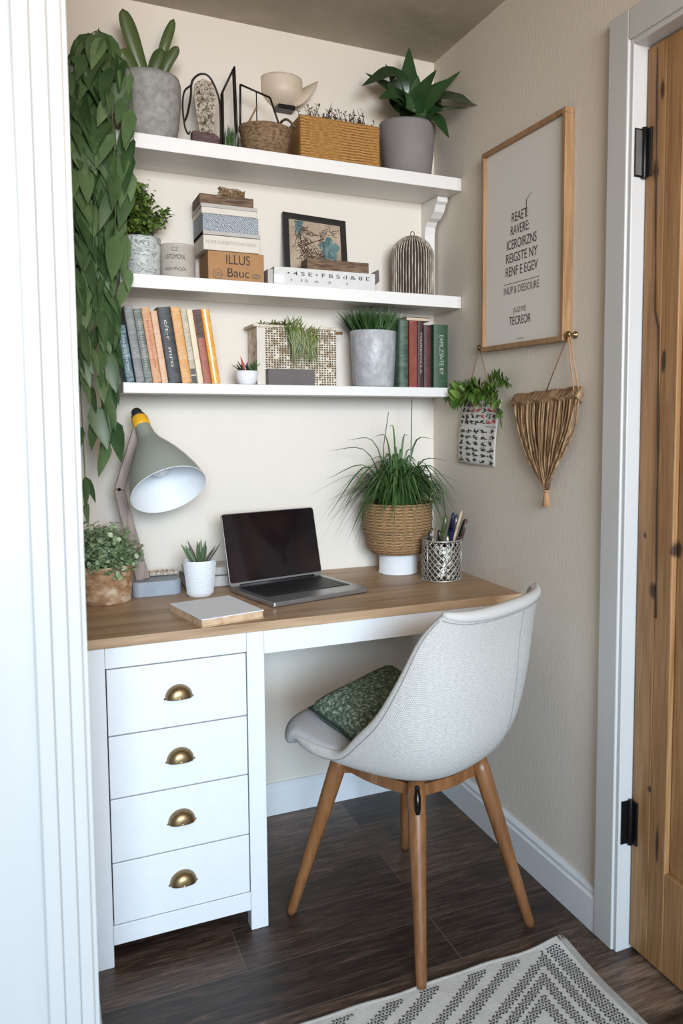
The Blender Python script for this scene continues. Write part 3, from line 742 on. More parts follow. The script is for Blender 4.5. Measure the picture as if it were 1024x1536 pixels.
# --- wall sconce
t = thing('wall_sconce', 'cream half-bowl wall sconce with a pointed spout above the wire basket', 'wall lamp', (-.507, 0, 2.17))
V = []
n = 24
for i in range(13):
    z = .016 + .084 * (i / 12); k = math.sin(min(1, (i + 2.2) / 9) * PI / 2); row = []
    for j in range(n + 1):
        a = PI * j / n; row.append(Vector((-.060 * k * math.cos(a), -.001 - .062 * k * math.sin(a), z)))
    V.append(row)
bw = MB().grid(V); bw.add([V[0][j] for j in range(n + 1)], [tuple(range(n + 1))])
bw.build('bowl', 'cream_cer', t, solid=.004)
MB().strip([(.030, -.03, .018), (.060, -.034, .052), (.104, -.03, .104)], .055, (-.5, -.6, .5), 'lance', 8, .3).build('spout', 'cream_cer', t, solid=.003)
MB().box(-.022, .03, -.045, -.001, .004, .017).build('mount', 'black_metal', t, bevel=.003)

# --- wicker box with dry twigs
t = thing('wicker_box', 'golden wicker box filled with dry twiggy plants on the top shelf', 'basket', (-.375, -.1, S1))
w_ = MB(); x0, x1, y0, y1, h = -.125, .118, -.068, .068, .127
w_.box(x0, x1, y0, y0 + .012, .001, h); w_.box(x0, x1, y1 - .012, y1, .001, h); w_.box(x0, x0 + .012, y0 + .012, y1 - .012, .001, h); w_.box(x1 - .012, x1, y0 + .012, y1 - .012, .001, h); w_.box(x0 + .012, x1 - .012, y0 + .012, y1 - .012, .001, .012)
w_.build('woven_body', 'wicker', t, bevel=.004)
MB().tube(cr([(x0 - .002, -.03, .10), (x0 - .03, -.03, .118), (x0 - .032, .03, .118), (x0 - .002, .03, .10)], 20), .0035, 8).build('handle', 'twig', t)
MB().box(x0 + .013, x1 - .013, y0 + .013, y1 - .013, .10, .112).build('soil', 'soil', t)
f = MB()
for k in range(120):
    b = Vector((rnd.uniform(-.095, .095), rnd.uniform(-.045, .045), .108)); d = Vector((rnd.uniform(-.5, .5), rnd.uniform(-.4, .4), 1)).normalized(); L_ = rnd.uniform(.03, .075); m_ = b + d * L_ * .5 + Vector((rnd.uniform(-.006, .006), 0, 0)); e = b + d * L_
    f.tube([b, m_, e], [.0012, .001, .0005], 4)
    for q in range(4):
        z_ = b + (e - b) * rnd.uniform(.4, 1); f.leaf(z_, (rnd.uniform(-1, 1), rnd.uniform(-1, 1), rnd.uniform(-.2, 1)), rnd.uniform(.006, .012), .005, .2, 'round', 3)
f.build('dry_stems', 'twig', t)

# --- big leafy plant right end of the top shelf
t = thing('potted_lily', 'mauve-grey pot with broad dark pointed leaves at the right end of the top shelf', 'plant', (-.142, -.108, S1))
pot_part(t, [(0, 0), (.066, 0), (.073, .006), (.081, .08), (.087, .155), (.087, .163), (.082, .163), (.080, .15), (.072, .05), (0, .02)], 'grey_pot', .079, .148)
f = MB(); B = Vector((0, 0, .145)); st_ = MB()
L_ = [((.02, -.05, .24), (.05, -.09, .30), .06), ((-.03, -.05, .22), (-.07, -.10, .27), .055), ((.0, -.01, .27), (.006, .0, .385), .066), ((-.012, .02, .25), (-.055, .03, .34), .055), ((.03, .02, .24), (.045, .04, .315), .075), ((.01, -.03, .21), (.02, -.03, .30), .07),
      ((-.06, -.03, .30), (-.155, -.05, .235), .062), ((-.05, -.05, .23), (-.11, -.06, .205), .07), ((-.05, .0, .26), (-.12, .02, .30), .05), ((-.04, -.07, .19), (-.095, -.095, .20), .06),
      ((.06, -.05, .24), (.125, -.09, .31), .05), ((.10, -.06, .245), (.165, -.24, .165), .066), ((.08, -.06, .20), (.11, -.16, .185), .06), ((.05, .01, .26), (.125, -.02, .315), .048), ((.06, -.08, .17), (.075, -.12, .11), .045), ((.07, .0, .23), (.11, .0, .255), .055)]
for mid, tip, wd in L_:
    tip = (tip[0] * 1.08, tip[1] * 1.05, tip[2] + (tip[2] - .2) * .07); wd *= 1.18
    b = B + Vector((mid[0] * .15, mid[1] * .15, 0)); m1 = b.lerp(Vector(mid), .45) + Vector((0, 0, .012)); st_.tube([b, m1], .003, 6)
    horiz = abs(tip[2] - mid[2]) < .09
    f.strip([m1, Vector(mid), Vector(tip)], wd, (-.3, -1, .9) if horiz else (rnd.uniform(-.5, .3), -1, .3), 'ovate', 16, .18)
f.build('foliage', 'lily', t); st_.build('stems', 'stem', t)

# ------------------------------------------------------------------ middle shelf
t = thing('potted_shrub', 'bushy bright green shrub in a marbled pot on the middle shelf', 'plant', (-.93, -.112, S2))
pot_part(t, cup_prof(.047, .050, .109, .004), 'marble', .045, .098)
f = MB(); stm = MB()
for k in range(46):
    a = rnd.uniform(0, 2 * PI); e = rnd.uniform(.0, 1.25); d = Vector((math.cos(a) * math.sin(e), math.sin(a) * math.sin(e) * .85, math.cos(e))); R_ = rnd.uniform(.085, .125)
    c0 = Vector((-.012, -.005, .115)); tip = c0 + Vector((d.x * R_ * .98, d.y * R_, abs(d.z) * R_ * 1.15)); stm.tube([(0, 0, .098), c0.lerp(tip, .5), tip], .0009, 4)
    for q in range(46):
        p = c0.lerp(tip, rnd.uniform(.25, 1)) + Vector([rnd.uniform(-.018, .016) for _ in range(3)]); p.x = max(p.x, -.1)
        f.leaf(p, (rnd.uniform(-1, 1), rnd.uniform(-1, .6), rnd.uniform(-.5, 1)), rnd.uniform(.010, .017), rnd.uniform(.007, .011), .3, 'round', 4, .2)
f.build('foliage', 'bushm', t); stm.build('stems', 'twig', t)
# tin
t = thing('storage_tin', 'round greige tin with black lettering beside the marbled pot', 'tin', (-.836, -.112, S2))
MB().lathe([(0, 0), (.045, 0), (.0465, .002), (.0465, .088), (.0475, .089), (.0475, .094), (.046, .096), (0, .097)], 48).build('body', 'tin', t)
def curved(txt, w_, h_, z, R0, m_='ink', ang0=0):
    o = text('lettering', txt, w_, h_, m_, t, (0, 0, 0), (0, 0, 0))
    for v in o.data.vertices:
        a = v.co.x / R0 + ang0 - PI / 2; v.co = (R0 * math.cos(a), R0 * math.sin(a), z + v.co.y)
    return o
curved('LATOMONL', .056, .013, .060, .0472, ang0=-.30); curved('ASSO PNCJOL', .060, .011, .026, .0472, ang0=-.30); curved('CZ', .018, .010, .080, .0472, 'ink_soft', -.3); curved('-', .022, .001, .044, .0472, 'ink_soft', -.3)

# stack of boxes
def boxthing(name, lab, cat, x0, x1, y0, y1, z0, z1, mats, grp='boxes stacked on the middle shelf', rot=0, bev=.0012, lid=None):
    cx, cy = (x0 + x1) / 2, (y0 + y1) / 2
    t = thing(name, lab, cat, (cx, cy, z0), (0, 0, rot), grp); a, b = (x1 - x0) / 2, (y1 - y0) / 2
    MB().box(-a, a, -b, b, 0, z1 - z0 - (lid or 0)).build('body', mats[0], t, bevel=bev)
    if lid: MB().box(-a - .002, a + .002, -b - .002, b + .002, z1 - z0 - lid, z1 - z0).build('lid', mats[1], t, bevel=bev)
    return t, a, b
t, a, b = boxthing('cardboard_box', 'brown cardboard box with black lettering at the bottom of the stack', 'box', -.762, -.607, -.155, -.02, S2, 1.7215, ['card'])
text('lettering', 'ILLUS', .066, .026, 'ink', t, (.005, -b - .0006, .064), FR); text('lettering', 'Bauc', .060, .024, 'ink', t, (.005, -b - .0006, .028), FR)
for x in (-.052, .055):
    s_ = MB(); s_.tube([(x + .013 * math.cos(q * PI / 8), -b - .0004, .022 + (.013 if x < 0 else .006) * math.sin(q * PI / 8)) for q in range(17)], .0007, 4); s_.build('stamp', 'ink_soft', t)
    text('stamp_print', 'ao' if x > 0 else 'on', .016, .009 if x > 0 else .012, 'ink_soft', t, (x, -b - .0006, .022), FR)
t, a, b = boxthing('slim_box', 'off-white box with faint tan print directly above the cardboard box', 'box', -.774, -.620, -.158, -.01, 1.7225, 1.7625, ['white_box'])
text('lettering', 'MOOR NUDENTSOUND CELNC', .140, .009, 'gold_ink', t, (0, -b - .0006, .022), FR)
t, a, b = boxthing('patterned_box', 'blue-grey speckled box in the middle of the box stack', 'box', -.775, -.622, -.158, -.012, 1.7635, 1.820, ['pattern_box'])
MB().box(-a, a + .005, -b - .003, b, 0, .010).build('base_tray', 'lid_grey', t, bevel=.001)
t, a, b = boxthing('flat_box', 'pale grey flat box under the brown box with the twine bow', 'box', -.777, -.626, -.156, -.02, 1.821, 1.8475, ['white_box', 'lid_grey'], lid=.010)
t, a, b = boxthing('brown_box', 'thin weathered brown box topping the stack, tied with a twine bow', 'box', -.780, -.632, -.148, -.03, 1.8485, 1.875, ['dark_wood'])
bo = MB()
for k in range(46):
    P_ = []; c0 = Vector((.020, -.03, .028)); ph = rnd.uniform(0, 2 * PI); R_ = rnd.uniform(.014, .042)
    for q in range(9):
        a_ = ph + q * .8; P_.append(c0 + Vector((R_ * math.cos(a_) * 1.0, R_ * .5 * math.sin(a_ * 1.3), abs(math.sin(a_ * .9 + ph)) * R_ * .62)))
    bo.tube(cr(P_, 22), .0012, 4)
bo.build('twine_bow', 'twine', t)

# small framed picture leaning on the wall
t = thing('picture_frame', 'small black-framed sepia and teal print leaning on the middle shelf', 'picture', (-.424, -.070, S2 + .001), (math.radians(-14), math.radians(2.5), 0))
W_, H_, F_ = .100, .245, .018; fr = MB()
fr.box(-W_, W_, -.008, .006, 0, F_); fr.box(-W_, W_, -.008, .006, H_ - F_, H_); fr.box(-W_, -W_ + F_, -.008, .006, F_, H_ - F_); fr.box(W_ - F_, W_, -.008, .006, F_, H_ - F_)
fr.build('frame', 'black_frame', t, bevel=.0012)
ar = MB().box(-W_ + F_, W_ - F_, -.002, .004, F_, H_ - F_).build('print', 'art_bg', t)
tb = MB(); pts = []
for k in range(26):
    a_ = 2 * PI * k / 26; r1 = 1 + .18 * math.sin(5 * a_) + .08 * math.sin(11 * a_); pts.append((.044 + .030 * r1 * math.cos(a_), .145 + .036 * r1 * math.sin(a_)))
tb.prism(pts, -.0028, -.002, 'XZ'); tb.build('teal_shape', 'teal', ar); tb = MB(); tb.prism([(-.065, .225), (-.035, .225), (-.044, .19), (-.05, .165), (-.057, .19)], -.0028, -.002, 'XZ'); tb.build('teal_shape', 'teal', ar)
ik = MB()
def scrib(x, z, R_, n, th=.0007):
    for k in range(n):
        a_ = rnd.uniform(0, 2 * PI); p = Vector((x + rnd.gauss(0, R_), -.0029, z + rnd.gauss(0, R_))); P_ = [p]
        for q in range(3): a_ += rnd.uniform(-1, 1); p = p + Vector((math.cos(a_), 0, math.sin(a_))) * .006; P_.append(p.copy())
        P_ = [Vector((min(max(v.x, -.078), .078), v.y, min(max(v.z, .024), .222))) for v in P_]; ik.tube(P_, th, 4)
scrib(-.045, .195, .012, 34); scrib(-.04, .15, .010, 40); scrib(-.03, .115, .013, 46); scrib(.01, .11, .018, 60); scrib(.022, .18, .012, 22); scrib(.055, .205, .006, 8); scrib(.0, .14, .02, 26)
ik.tube([(-.045, -.003, .145), (.030, -.003, .178)], .0013, 5); ik.build('ink_drawing', 'art_ink', ar)
# typed white case, wooden block, little leaf scoop
t, a, b = boxthing('white_case', 'long white case with a row of dark typed characters on the middle shelf', 'box', -.582, -.276, -.172, -.085, S2, 1.690, ['typed'], grp=None)
text('lettering', '\u2022 4 S E \u2022 F B S d & 8 E', .250, .011, 'ink', t, (.01, -b - .0006, .037), FR); text('lettering', '1  15  6   2     1', .170, .007, 'ink_soft', t, (-.02, -b - .0006, .018), FR)
MB().box(-a - .001, -a + .028, -b - .0012, -b + .001, .008, .030).build('label_plate', 'paper', t)
MB().box(-a - .016, -a - .0005, -b + .01, b, 0, .046).build('end_cap', 'lid_grey', t, bevel=.002)
t, a, b = boxthing('wooden_block', 'weathered brown wooden block lying on the white typed case', 'wood block', -.482, -.292, -.162, -.098, 1.691, 1.722, ['dark_wood'], grp=None)
t = thing('leaf_scoop', 'small grey leaf-shaped scoop standing beside the white typed case', 'scoop', (-.262, -.115, S2))
MB().tube([(-.008, 0, .004), (-.004, 0, .045)], .003, 8).build('stem', 'lid_grey', t)
MB().lathe([(0, 0), (.014, 0), (.014, .005), (0, .006)], 20, c=(-.008, 0)).build('base', 'lid_grey', t)
MB().prism([(-.012, .038), (.008, .03), (.022, .042), (.020, .078), (-.002, .066)], -.003, .003, 'XZ').build('blade', 'slate', t, bevel=.002)
# birdcage-like lantern
t = thing('ribbed_lantern', 'domed birdcage lantern of washed vertical ribs at the right of the middle shelf', 'lantern', (-.124, -.106, S2))
RC, HC = .066, .186
def cg(s_):
    z = s_ * HC; k = 1 if s_ < .66 else math.sqrt(max(0, 1 - ((s_ - .66) / .34) ** 2)); return RC * k, z
rb = MB()
for k in range(44):
    a_ = 2 * PI * k / 44; rb.tube([(cg(s_)[0] * math.cos(a_), cg(s_)[0] * math.sin(a_), cg(s_)[1] + .004) for s_ in [i / 22 * .985 for i in range(23)]], .0024, 5)
rb.build('ribs', 'cage_body', t)
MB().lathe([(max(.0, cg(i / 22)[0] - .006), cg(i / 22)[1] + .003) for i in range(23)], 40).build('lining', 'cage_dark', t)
MB().lathe([(0, 0), (.068, 0), (.069, .004), (.066, .008), (0, .008)], 40).build('base', 'dark_wood', t)
MB().tube([(.007 * math.cos(q * PI / 6), 0, HC + .012 + .007 * math.sin(q * PI / 6)) for q in range(13)], .0012, 6).build('ring', 'dark_wire', t)

# ------------------------------------------------------------------ lowest shelf: books
def bookcover(name, c, c2=None, rough=.55):
    g = G(name, rough); nz = g.noise(g.mapped((2, 1, 9)), 14, 4); c2 = c2 or tuple(x * .7 for x in c)
    g.color(g.ramp(nz, [(.42, c), (.66, c2)])); g.bump(g.noise(g.obj, 200, 2), .15, .001); return g.m
def book(x, th, h, d, lean, c, lab, grp, y=-.17, c2=None, deco=None, round_=False, inkc='ink', rough=.55, z=S3, bands=()):
    t = thing('book', lab, 'book', (x, y, z + (.0003)), (0, math.radians(lean), 0), grp)
    m_ = bookcover('cover_cloth', c, c2, rough); mb = MB(); e = .0018
    mb.box(0, e, 0, d, 0, h); mb.box(th - e, th, 0, d, 0, h)
    n = 8; k = .28 if round_ else .12; P_ = [(th / 2 - th / 2 * math.cos(PI * i / n), -th * k * math.sin(PI * i / n)) for i in range(n + 1)] + [(th, e), (0, e)]
    mb.prism(P_, 0, h, 'XY'); mb.build('cover', m_, t)
    MB().box(e + .0002, th - e - .0002, e + .0005, d - .004, .003, h - .003).build('page_block', 'pages', t)
    yy = -th * k - .0006
    for (z0, z1, mm) in bands: MB().box(th * .08, th * .92, yy + .0002, -th * k * .5, h * z0, h * z1).build('band', mm, t)
    if deco:
        o = text('spine_title', deco, h * .62, th * .27, inkc, t, (th / 2, yy - .0004, h * .52), (PI / 2, PI / 2, 0)); o.data.transform(Matrix.Rotation(0, 4, 'Z'))
    return t
GB = 'leaning books on the left of the lowest shelf'; ln = -7.6
zz = .205
bl = [  # x bottom, thickness, height, colour, label, extras
 (-.9590, .0215, .203, (.19, .195, .19), 'dark grey textured book, second in the leaning row from the vine', dict(c2=(.30, .30, .29))),
 (-.9365, .0195, .196, (.11, .13, .115), 'grey-green book with a fine woven spine next to the orange patterned one', dict(c2=(.26, .28, .25), deco='IIIIIIIIIIIIIIIIIII', inkc='lid_grey')),
 (-.9160, .0215, .200, (.55, .27, .13), 'orange book with dark red printed pattern running down the spine', dict(c2=(.62, .36, .20), deco='BAS\u2022ECHOZAV\u2022RSTM', inkc='red_ink')),
 (-.8935, .0165, .193, (.66, .42, .27), 'plain peach-coloured book left of the thick black book', dict(c2=(.58, .33, .19))),
 (-.8760, .0350, .203, (.028, .03, .032), 'thick black book with small white scribbled lettering on the spine', dict(c2=(.06, .06, .06), deco='c/t-r  mro', inkc='white_box')),
 (-.8400, .0240, .205, (.64, .30, .09), 'orange-tan book with mottled foot right of the thick black book', dict(c2=(.66, .40, .18), deco='ur mnorsetad', inkc='kraft')),
 (-.8150, .0155, .203, (.42, .36, .26), 'narrow cream book with a dark line and dark foot', dict(c2=(.58, .50, .38), bands=((.0, .10, 'black_frame'), (.12, .2, 'slate')))),
 (-.7985, .0150, .202, (.72, .60, .42), 'plain cream book left of the dark red one', dict(c2=(.66, .54, .37))),
 (-.7825, .0205, .202, (.30, .085, .055), 'dark red book with a nearly black top half', dict(c2=(.38, .12, .075), bands=((.62, .998, 'purple_wood'),))),
 (-.7610, .0230, .204, (.72, .33, .05), 'shiny bright orange book at the right end of the leaning row', dict(c2=(.80, .45, .12), rough=.25, round_=True)),
]
book(-.9830, .0200, .150, .12, ln, (.055, .12, .16), 'short teal blue book at the left end, mostly behind the vine', GB, c2=(.25, .33, .36), deco='SELECTION', inkc='white_box')
for x, th, h, c, lab, kw in bl: book(x, th, h, .135, ln, c, lab, GB, **kw)
GR = 'upright books at the right of the lowest shelf'
book(-.1985, .0330, .205, .14, 0, (.035, .075, .05), 'dark green rounded book right of the grey grass pot', GR, c2=(.10, .14, .09), round_=True, y=-.165)
book(-.1635, .0265, .204, .14, 0, (.30, .05, .03), 'bright red-brown book, left of two dark ones', GR, c2=(.20, .035, .025), y=-.168, bands=((.02, .96, 'brick'),))
book(-.1355, .0215, .203, .14, 0, (.03, .012, .012), 'nearly black book with a white dotted title, between the red books', GR, c2=(.07, .02, .018), deco='MAIRESVILLA', inkc='lid_grey', y=-.168)
book(-.1125, .0255, .194, .14, 0, (.085, .02, .018), 'dark maroon book left of the green lettered book', GR, c2=(.04, .014, .012), y=-.166)
book(-.0820, .0500, .197, .14, 0, (.025, .065, .028), 'thick green book with pale lettering at the far right', GR, c2=(.035, .085, .04), deco='EAMLZSNTE RY', inkc='lid_grey', y=-.170)
t = thing('slim_book_flat', 'thin pale-edged book lying flat across the tops of the dark red books', 'book', (-.118, -.10, S3 + .2062), group=None)
MB().box(-.045, .030, -.05, .05, 0, .002).build('cover', 'purple_wood', t); MB().box(-.0445, .0285, -.049, .049, .002, .010).build('page_block', 'pages', t); MB().box(-.045, .030, -.05, .05, .010, .012).build('cover', 'purple_wood', t)

# little white bowl with succulents
t = thing('succulent_bowl', 'tiny white bowl of small succulents right of the leaning books', 'plant', (-.652, -.115, S3))
pot_part(t, [(0, 0), (.018, 0), (.026, .006), (.032, .022), (.034, .041), (.0315, .042), (.029, .02), (0, .006)], 'white_cer', .030, .036)
f = MB(); f2 = MB()
for k in range(9): f2.leaf((rnd.uniform(-.02, .0), 0, .036), (rnd.uniform(-1.6, .1), rnd.uniform(-.6, .1), .8), rnd.uniform(.03, .052), .006, .1, 'lance', 5)
for k in range(34): f.leaf((rnd.uniform(.006, .024), rnd.uniform(-.01, .01), .034), (rnd.uniform(-.5, .7), rnd.uniform(-.6, .2), 1), rnd.uniform(.018, .045), .007, .2, 'lance', 4)
f.build('foliage', 'grassm', t); f2.build('dark_leaves', 'aloe_dark', t)
MB().leaf((-.006, 0, .036), (-.25, -.1, 1), .05, .010, .1, 'lance', 5).build('red_leaf', MT['red_ink'], t)

# open-weave box with slate drawer and wispy grass
t = thing('patterned_box_planter', 'cream perforated box with a slate drawer and wispy hanging grass', 'planter', (-.502, -.095, S3))
x0, x1 = -.122, .118
MB().box(x0, x1, -.03, .075, .001, .168).build('body', 'fretbg', t, bevel=.002)
MB().box(x0 - .012, x1 + .006, -.034, .078, .1685, .176).build('lid', 'fretbg', t, bevel=.002)
MB().box(x0, x0 + .024, -.0325, -.0305, .003, .166).build('side_stile', 'white_box', t, bevel=.0005)
fr = MB(); nx, nz_ = 27, 24
for i in range(nx):
    for j in range(nz_):
        if rnd.random() < .12: continue
        xx = x0 + .028 + (x1 - x0 - .032) * i / (nx - 1); z = .006 + .158 * j / (nz_ - 1)
        if z < .048 and xx < .04: continue
        fr.box(xx - .0030 * rnd.uniform(.6, 1.1), xx + .0030 * rnd.uniform(.5, 1.1), -.0312, -.0298, z - .0019, z + .0021)
fr.build('perforations', 'fret', t)
MB().box(x0 + .024, .040, -.062, -.031, .001, .048).build('drawer', 'slate', t, bevel=.0015)
MB().tube([(x1 + .004, .0, .163), (x1 + .030, .0, .164)], [.004, .0045], 10).build('peg', 'cord', t)
f = MB()
for k in range(190):
    left = rnd.random() < .6; cx_ = -.012 if left else .034; b = Vector((cx_ + rnd.uniform(-.03, .02), rnd.uniform(-.042, -.034), .17 if left else .150)); hgt = rnd.uniform(.03, .07) if rnd.random() < .2 else 0
    if hgt: f.leaf(b, (rnd.uniform(-.5, .5), -.3, 1), hgt * .6, .004, .6, 'blade', 4)
    else:
        e = Vector(((.034 if not left else -.002) + rnd.uniform(-.03, .026), rnd.uniform(-.066, -.045), rnd.uniform(.05, .13))); f.strip([b, b.lerp(e, .35) + Vector((rnd.uniform(-.01, .01), -.014, .008)), e], .0042, (0, -1, 0), 'blade', 6)
for k in range(60): f.leaf((-.075 + rnd.uniform(-.03, .06), rnd.uniform(-.034, .0), .176), (rnd.uniform(-1, 1), -.5, rnd.uniform(.1, .6)), rnd.uniform(.015, .03), .005, .3, 'lance', 4)
f.build('foliage', 'wisp', t)

# grey pot with dense grass
t = thing('potted_grass', 'tall grey textured pot with dense short dark grass on the lowest shelf', 'plant', (-.247, -.106, S3))
t.location = (-.2590, -.110, S3)
pot_part(t, cup_prof(.064, .0715, .172, .005), 'pot3', .066, .160)
f = MB()
for k in range(520):
    a_ = rnd.uniform(0, 2 * PI); R_ = .062 * math.sqrt(rnd.random()); d = Vector((math.cos(a_) * R_ * 7 + rnd.uniform(-.35, .35), math.sin(a_) * R_ * 6 + rnd.uniform(-.3, .3), 1)); L_ = rnd.uniform(.055, .098)
    f.leaf((R_ * math.cos(a_), R_ * math.sin(a_), .158), d, L_, .0042, .25, 'blade', 4)
f.build('foliage', 'grassm', t)

# ------------------------------------------------------------------ desk objects
t = thing('potted_herb', 'variegated bushy herb in a mottled brown pot at the left desk corner', 'plant', (-1.051, -.186, TZ))
pot_part(t, [(0, 0), (.058, 0), (.063, .005), (.066, .05), (.069, .096), (.069, .101), (.064, .101), (.062, .09), (.058, .03), (0, .01)], 'bark', .063, .092)
f = MB(); stm = MB()
for k in range(100):
    a_ = rnd.uniform(0, 2 * PI); e = rnd.uniform(0, 1.55); d = Vector((math.cos(a_) * math.sin(e), math.sin(a_) * math.sin(e), math.cos(e))); R_ = rnd.uniform(.07, .125); c0 = Vector((-.006, -.01, .098))
    tip = c0 + Vector((d.x * R_ * .88, d.y * R_ * .85, d.z * R_ * 1.05 - .012)); tip.x = max(tip.x, -.078); stm.tube([(0, 0, .09), c0.lerp(tip, .5) + Vector((0, 0, .01)), tip], .0009, 4)
    for q in range(26):
        p = c0.lerp(tip, rnd.uniform(.35, 1.05)) + Vector([rnd.uniform(-.013, .013) for _ in range(3)]); p.x = max(p.x, -.080)
        f.leaf(p, (rnd.uniform(-1, 1), rnd.uniform(-1, .4), rnd.uniform(-.4, .8)), rnd.uniform(.010, .018), rnd.uniform(.009, .014), .4, 'round', 4, .25)
f.build('foliage', 'varieg', t); stm.build('stems', 'stem', t)

# lamp
lp = thing('desk_lamp', 'sage green desk lamp with angled wooden arm and yellow collar', 'lamp', (-.92, -.115, TZ))
O = Vector((-.92, -.115, TZ))
bs = MB(); P_ = []
for cx_, cy_, a0 in ((.042, .055, 0), (-.042, .055, 90), (-.042, -.045, 180), (.042, -.045, 270)):
    for k in range(7): a_ = math.radians(a0 + 15 * k); P_.append((cx_ + .022 * math.cos(a_), cy_ + .022 * math.sin(a_)))
bs.prism(P_, 0, .042, 'XY'); bs.build('base', 'base_grey', lp, bevel=.003)
el = Vector((-1.0080, -.13, 1.0685)) - O; tpn = Vector((-.952, -.13, 1.245)) - O; bt = Vector((-.952, -.13, TZ + .042)) - O
def bar(a, b, w0, w1, th, name):
    d = (b - a).normalized(); sd = Vector((d.z, 0, -d.x)).normalized(); ny = Vector((0, 1, 0)) * th / 2; vs = []
    for p, w_ in ((a, w0), (b, w1)): vs += [p - sd * w_ / 2 - ny, p + sd * w_ / 2 - ny, p + sd * w_ / 2 + ny, p - sd * w_ / 2 + ny]
    return MB().add(vs, [(0, 1, 2, 3), (7, 6, 5, 4), (0, 4, 5, 1), (1, 5, 6, 2), (2, 6, 7, 3), (3, 7, 4, 0)]).build(name, 'arm_wood', lp, bevel=.0015)
bar(bt, el, .036, .026, .014, 'lower_arm'); bar(el + Vector((0, -.0145, 0)), tpn + Vector((0, -.004, 0)), .024, .022, .014, 'upper_arm')
MB().tube([el + Vector((0, -.0225, 0)), el + Vector((0, .008, 0))], .004, 14).build('pivot', 'black_metal', lp)
ax = Vector((.206, -.639, -.74)).normalized(); nk = Vector((-.9445, -.145, 1.2385)) - O
M_ = Matrix.Translation(nk) @ Vector((0, 0, 1)).rotation_difference(ax).to_matrix().to_4x4()
outp = [(.019, .0), (.021, .012), (.024, .035), (.032, .060), (.047, .085), (.063, .115), (.078, .150), (.090, .185), (.0985, .222)]
inp = [(r - .0022, z) for r, z in outp[::-1]]
MB().lathe(outp, 56, axis=M_).build('lamp_shade', 'lamp_green', lp)
lin = MB().lathe([(.0985, .222), (.0975, .2235)] + inp[0:] + [(0, .0)], 56, axis=M_).build('shade_lining', 'lamp_in', lp)
MB().lathe([(0, -.028), (.0205, -.028), (.0222, -.024), (.0222, .0), (.0195, .004), (0, .004)], 40, axis=M_).build('collar', 'yellow', lp, bevel=.0008)
MB().lathe([(0, -.058), (.010, -.058), (.014, -.052), (.015, -.042), (.0185, -.036), (.0190, -.029), (0, -.0285)], 36, axis=M_).build('switch_cap', 'cap', lp)
MB().lathe([(0, .10), (.012, .105), (.022, .125), (.026, .145), (.022, .162), (0, .172)], 24, axis=M_).build('bulb', 'white_cer', lp)

# books and papers lying behind the lamp and pot
GD = 'grey books lying flat behind the small white pot'
for (x0, x1, y0, y1, z0, z1, lab, mm) in ((-.838, -.700, -.128, -.012, TZ, TZ + .034, 'grey book at the bottom, lying behind the small white pot', 'slate'), (-.832, -.706, -.120, -.016, TZ + .0345, TZ + .056, 'thinner grey book on top, lying behind the small white pot', 'lid_grey')):
    t = thing('flat_book', lab, 'book', ((x0 + x1) / 2, (y0 + y1) / 2, z0), (0, 0, 0), GD); a, b, h = (x1 - x0) / 2, (y1 - y0) / 2, z1 - z0
    cv = MB(); cv.box(-a, a, -b, b, 0, .002); cv.box(-a, a, -b, b, h - .002, h); cv.box(-a, a, b - .002, b, .002, h - .002); cv.build('cover', mm, t)
    MB().box(-a + .003, a - .003, -b + .003, b - .0025, .0022, h - .0022).build('page_block', 'lid_grey', t)
t = thing('lace_doily', 'crumpled cream lace cloth tucked at the foot of the lamp arm', 'cloth', (-.895, -.08, TZ + .0425))
f = MB()
for k in range(30):
    x_ = -.035 + .0025 * k; f.tube([(x_, -.028, .002), (x_ + .003 * math.sin(k), -.030, .012 + .004 * math.sin(k * 1.7)), (x_ + .002, -.018, .003)], .0013, 5)
V = [[Vector((-.038 + .078 * i / 16, -.027 + .05 * j / 8, .005 + .004 * math.sin(i * 1.3) * math.sin(j * 1.1 + i))) for i in range(17)] for j in range(9)]
g_ = MB().grid(V); g_.build('cloth', 'kraft', t, solid=.0015); f.build('fringe', 'white_box', t)

# small white ribbed pot with aloe
t = thing('potted_aloe', 'small white dimpled pot with spiky aloe leaves on the desk', 'plant', (-.813, -.216, TZ))
P_ = [(0, 0), (.030, 0), (.0325, .003), (.0425, .096), (.0435, .100), (.0405, .100), (.039, .090), (.030, .02), (0, .01)]
pot_part(t, P_, 'white_cer', .039, .088)
dm = MB()
for i in range(22):
    z = .008 + .0040 * i; R_ = .0325 + .010 * z / .096
    for j in range(34):
        a_ = 2 * PI * (j + (.5 if i % 2 else 0)) / 34; c_, s_ = math.cos(a_), math.sin(a_)
        o_ = Vector((c_ * R_, s_ * R_, z)); ta = Vector((-s_, c_, 0)); up = Vector((0, 0, 1)); ou = Vector((c_, s_, 0))
        dm.add([o_ - ta * .0026, o_ - up * .0016, o_ + ta * .0026, o_ + up * .0016, o_ + ou * .0024], [(0, 1, 4), (1, 2, 4), (2, 3, 4), (3, 0, 4)])
dm.build('dimpled_texture', 'white_cer', t)
f = MB(); f2 = MB()
for (dx, dz, L_, dk_) in ((-.62, 1, .066, 0), (-.50, 1, .060, 0), (-.40, 1, .050, 0), (-.1, 1, .066, 0), (.06, 1, .068, 0), (.02, 1, .060, 0), (.2, 1, .066, 0), (.3, 1, .05, 0), (.75, 1, .068, 1), (.62, 1, .058, 1), (-.35, 1, .070, 1)):
    (f2 if dk_ else f).leaf((dx * .02, rnd.uniform(-.012, .008), .088), (dx, rnd.uniform(-.15, .1), dz), L_, .0115 if not dk_ else .008, .0, 'lance', 7, .35, hint=(0, -1, 0))
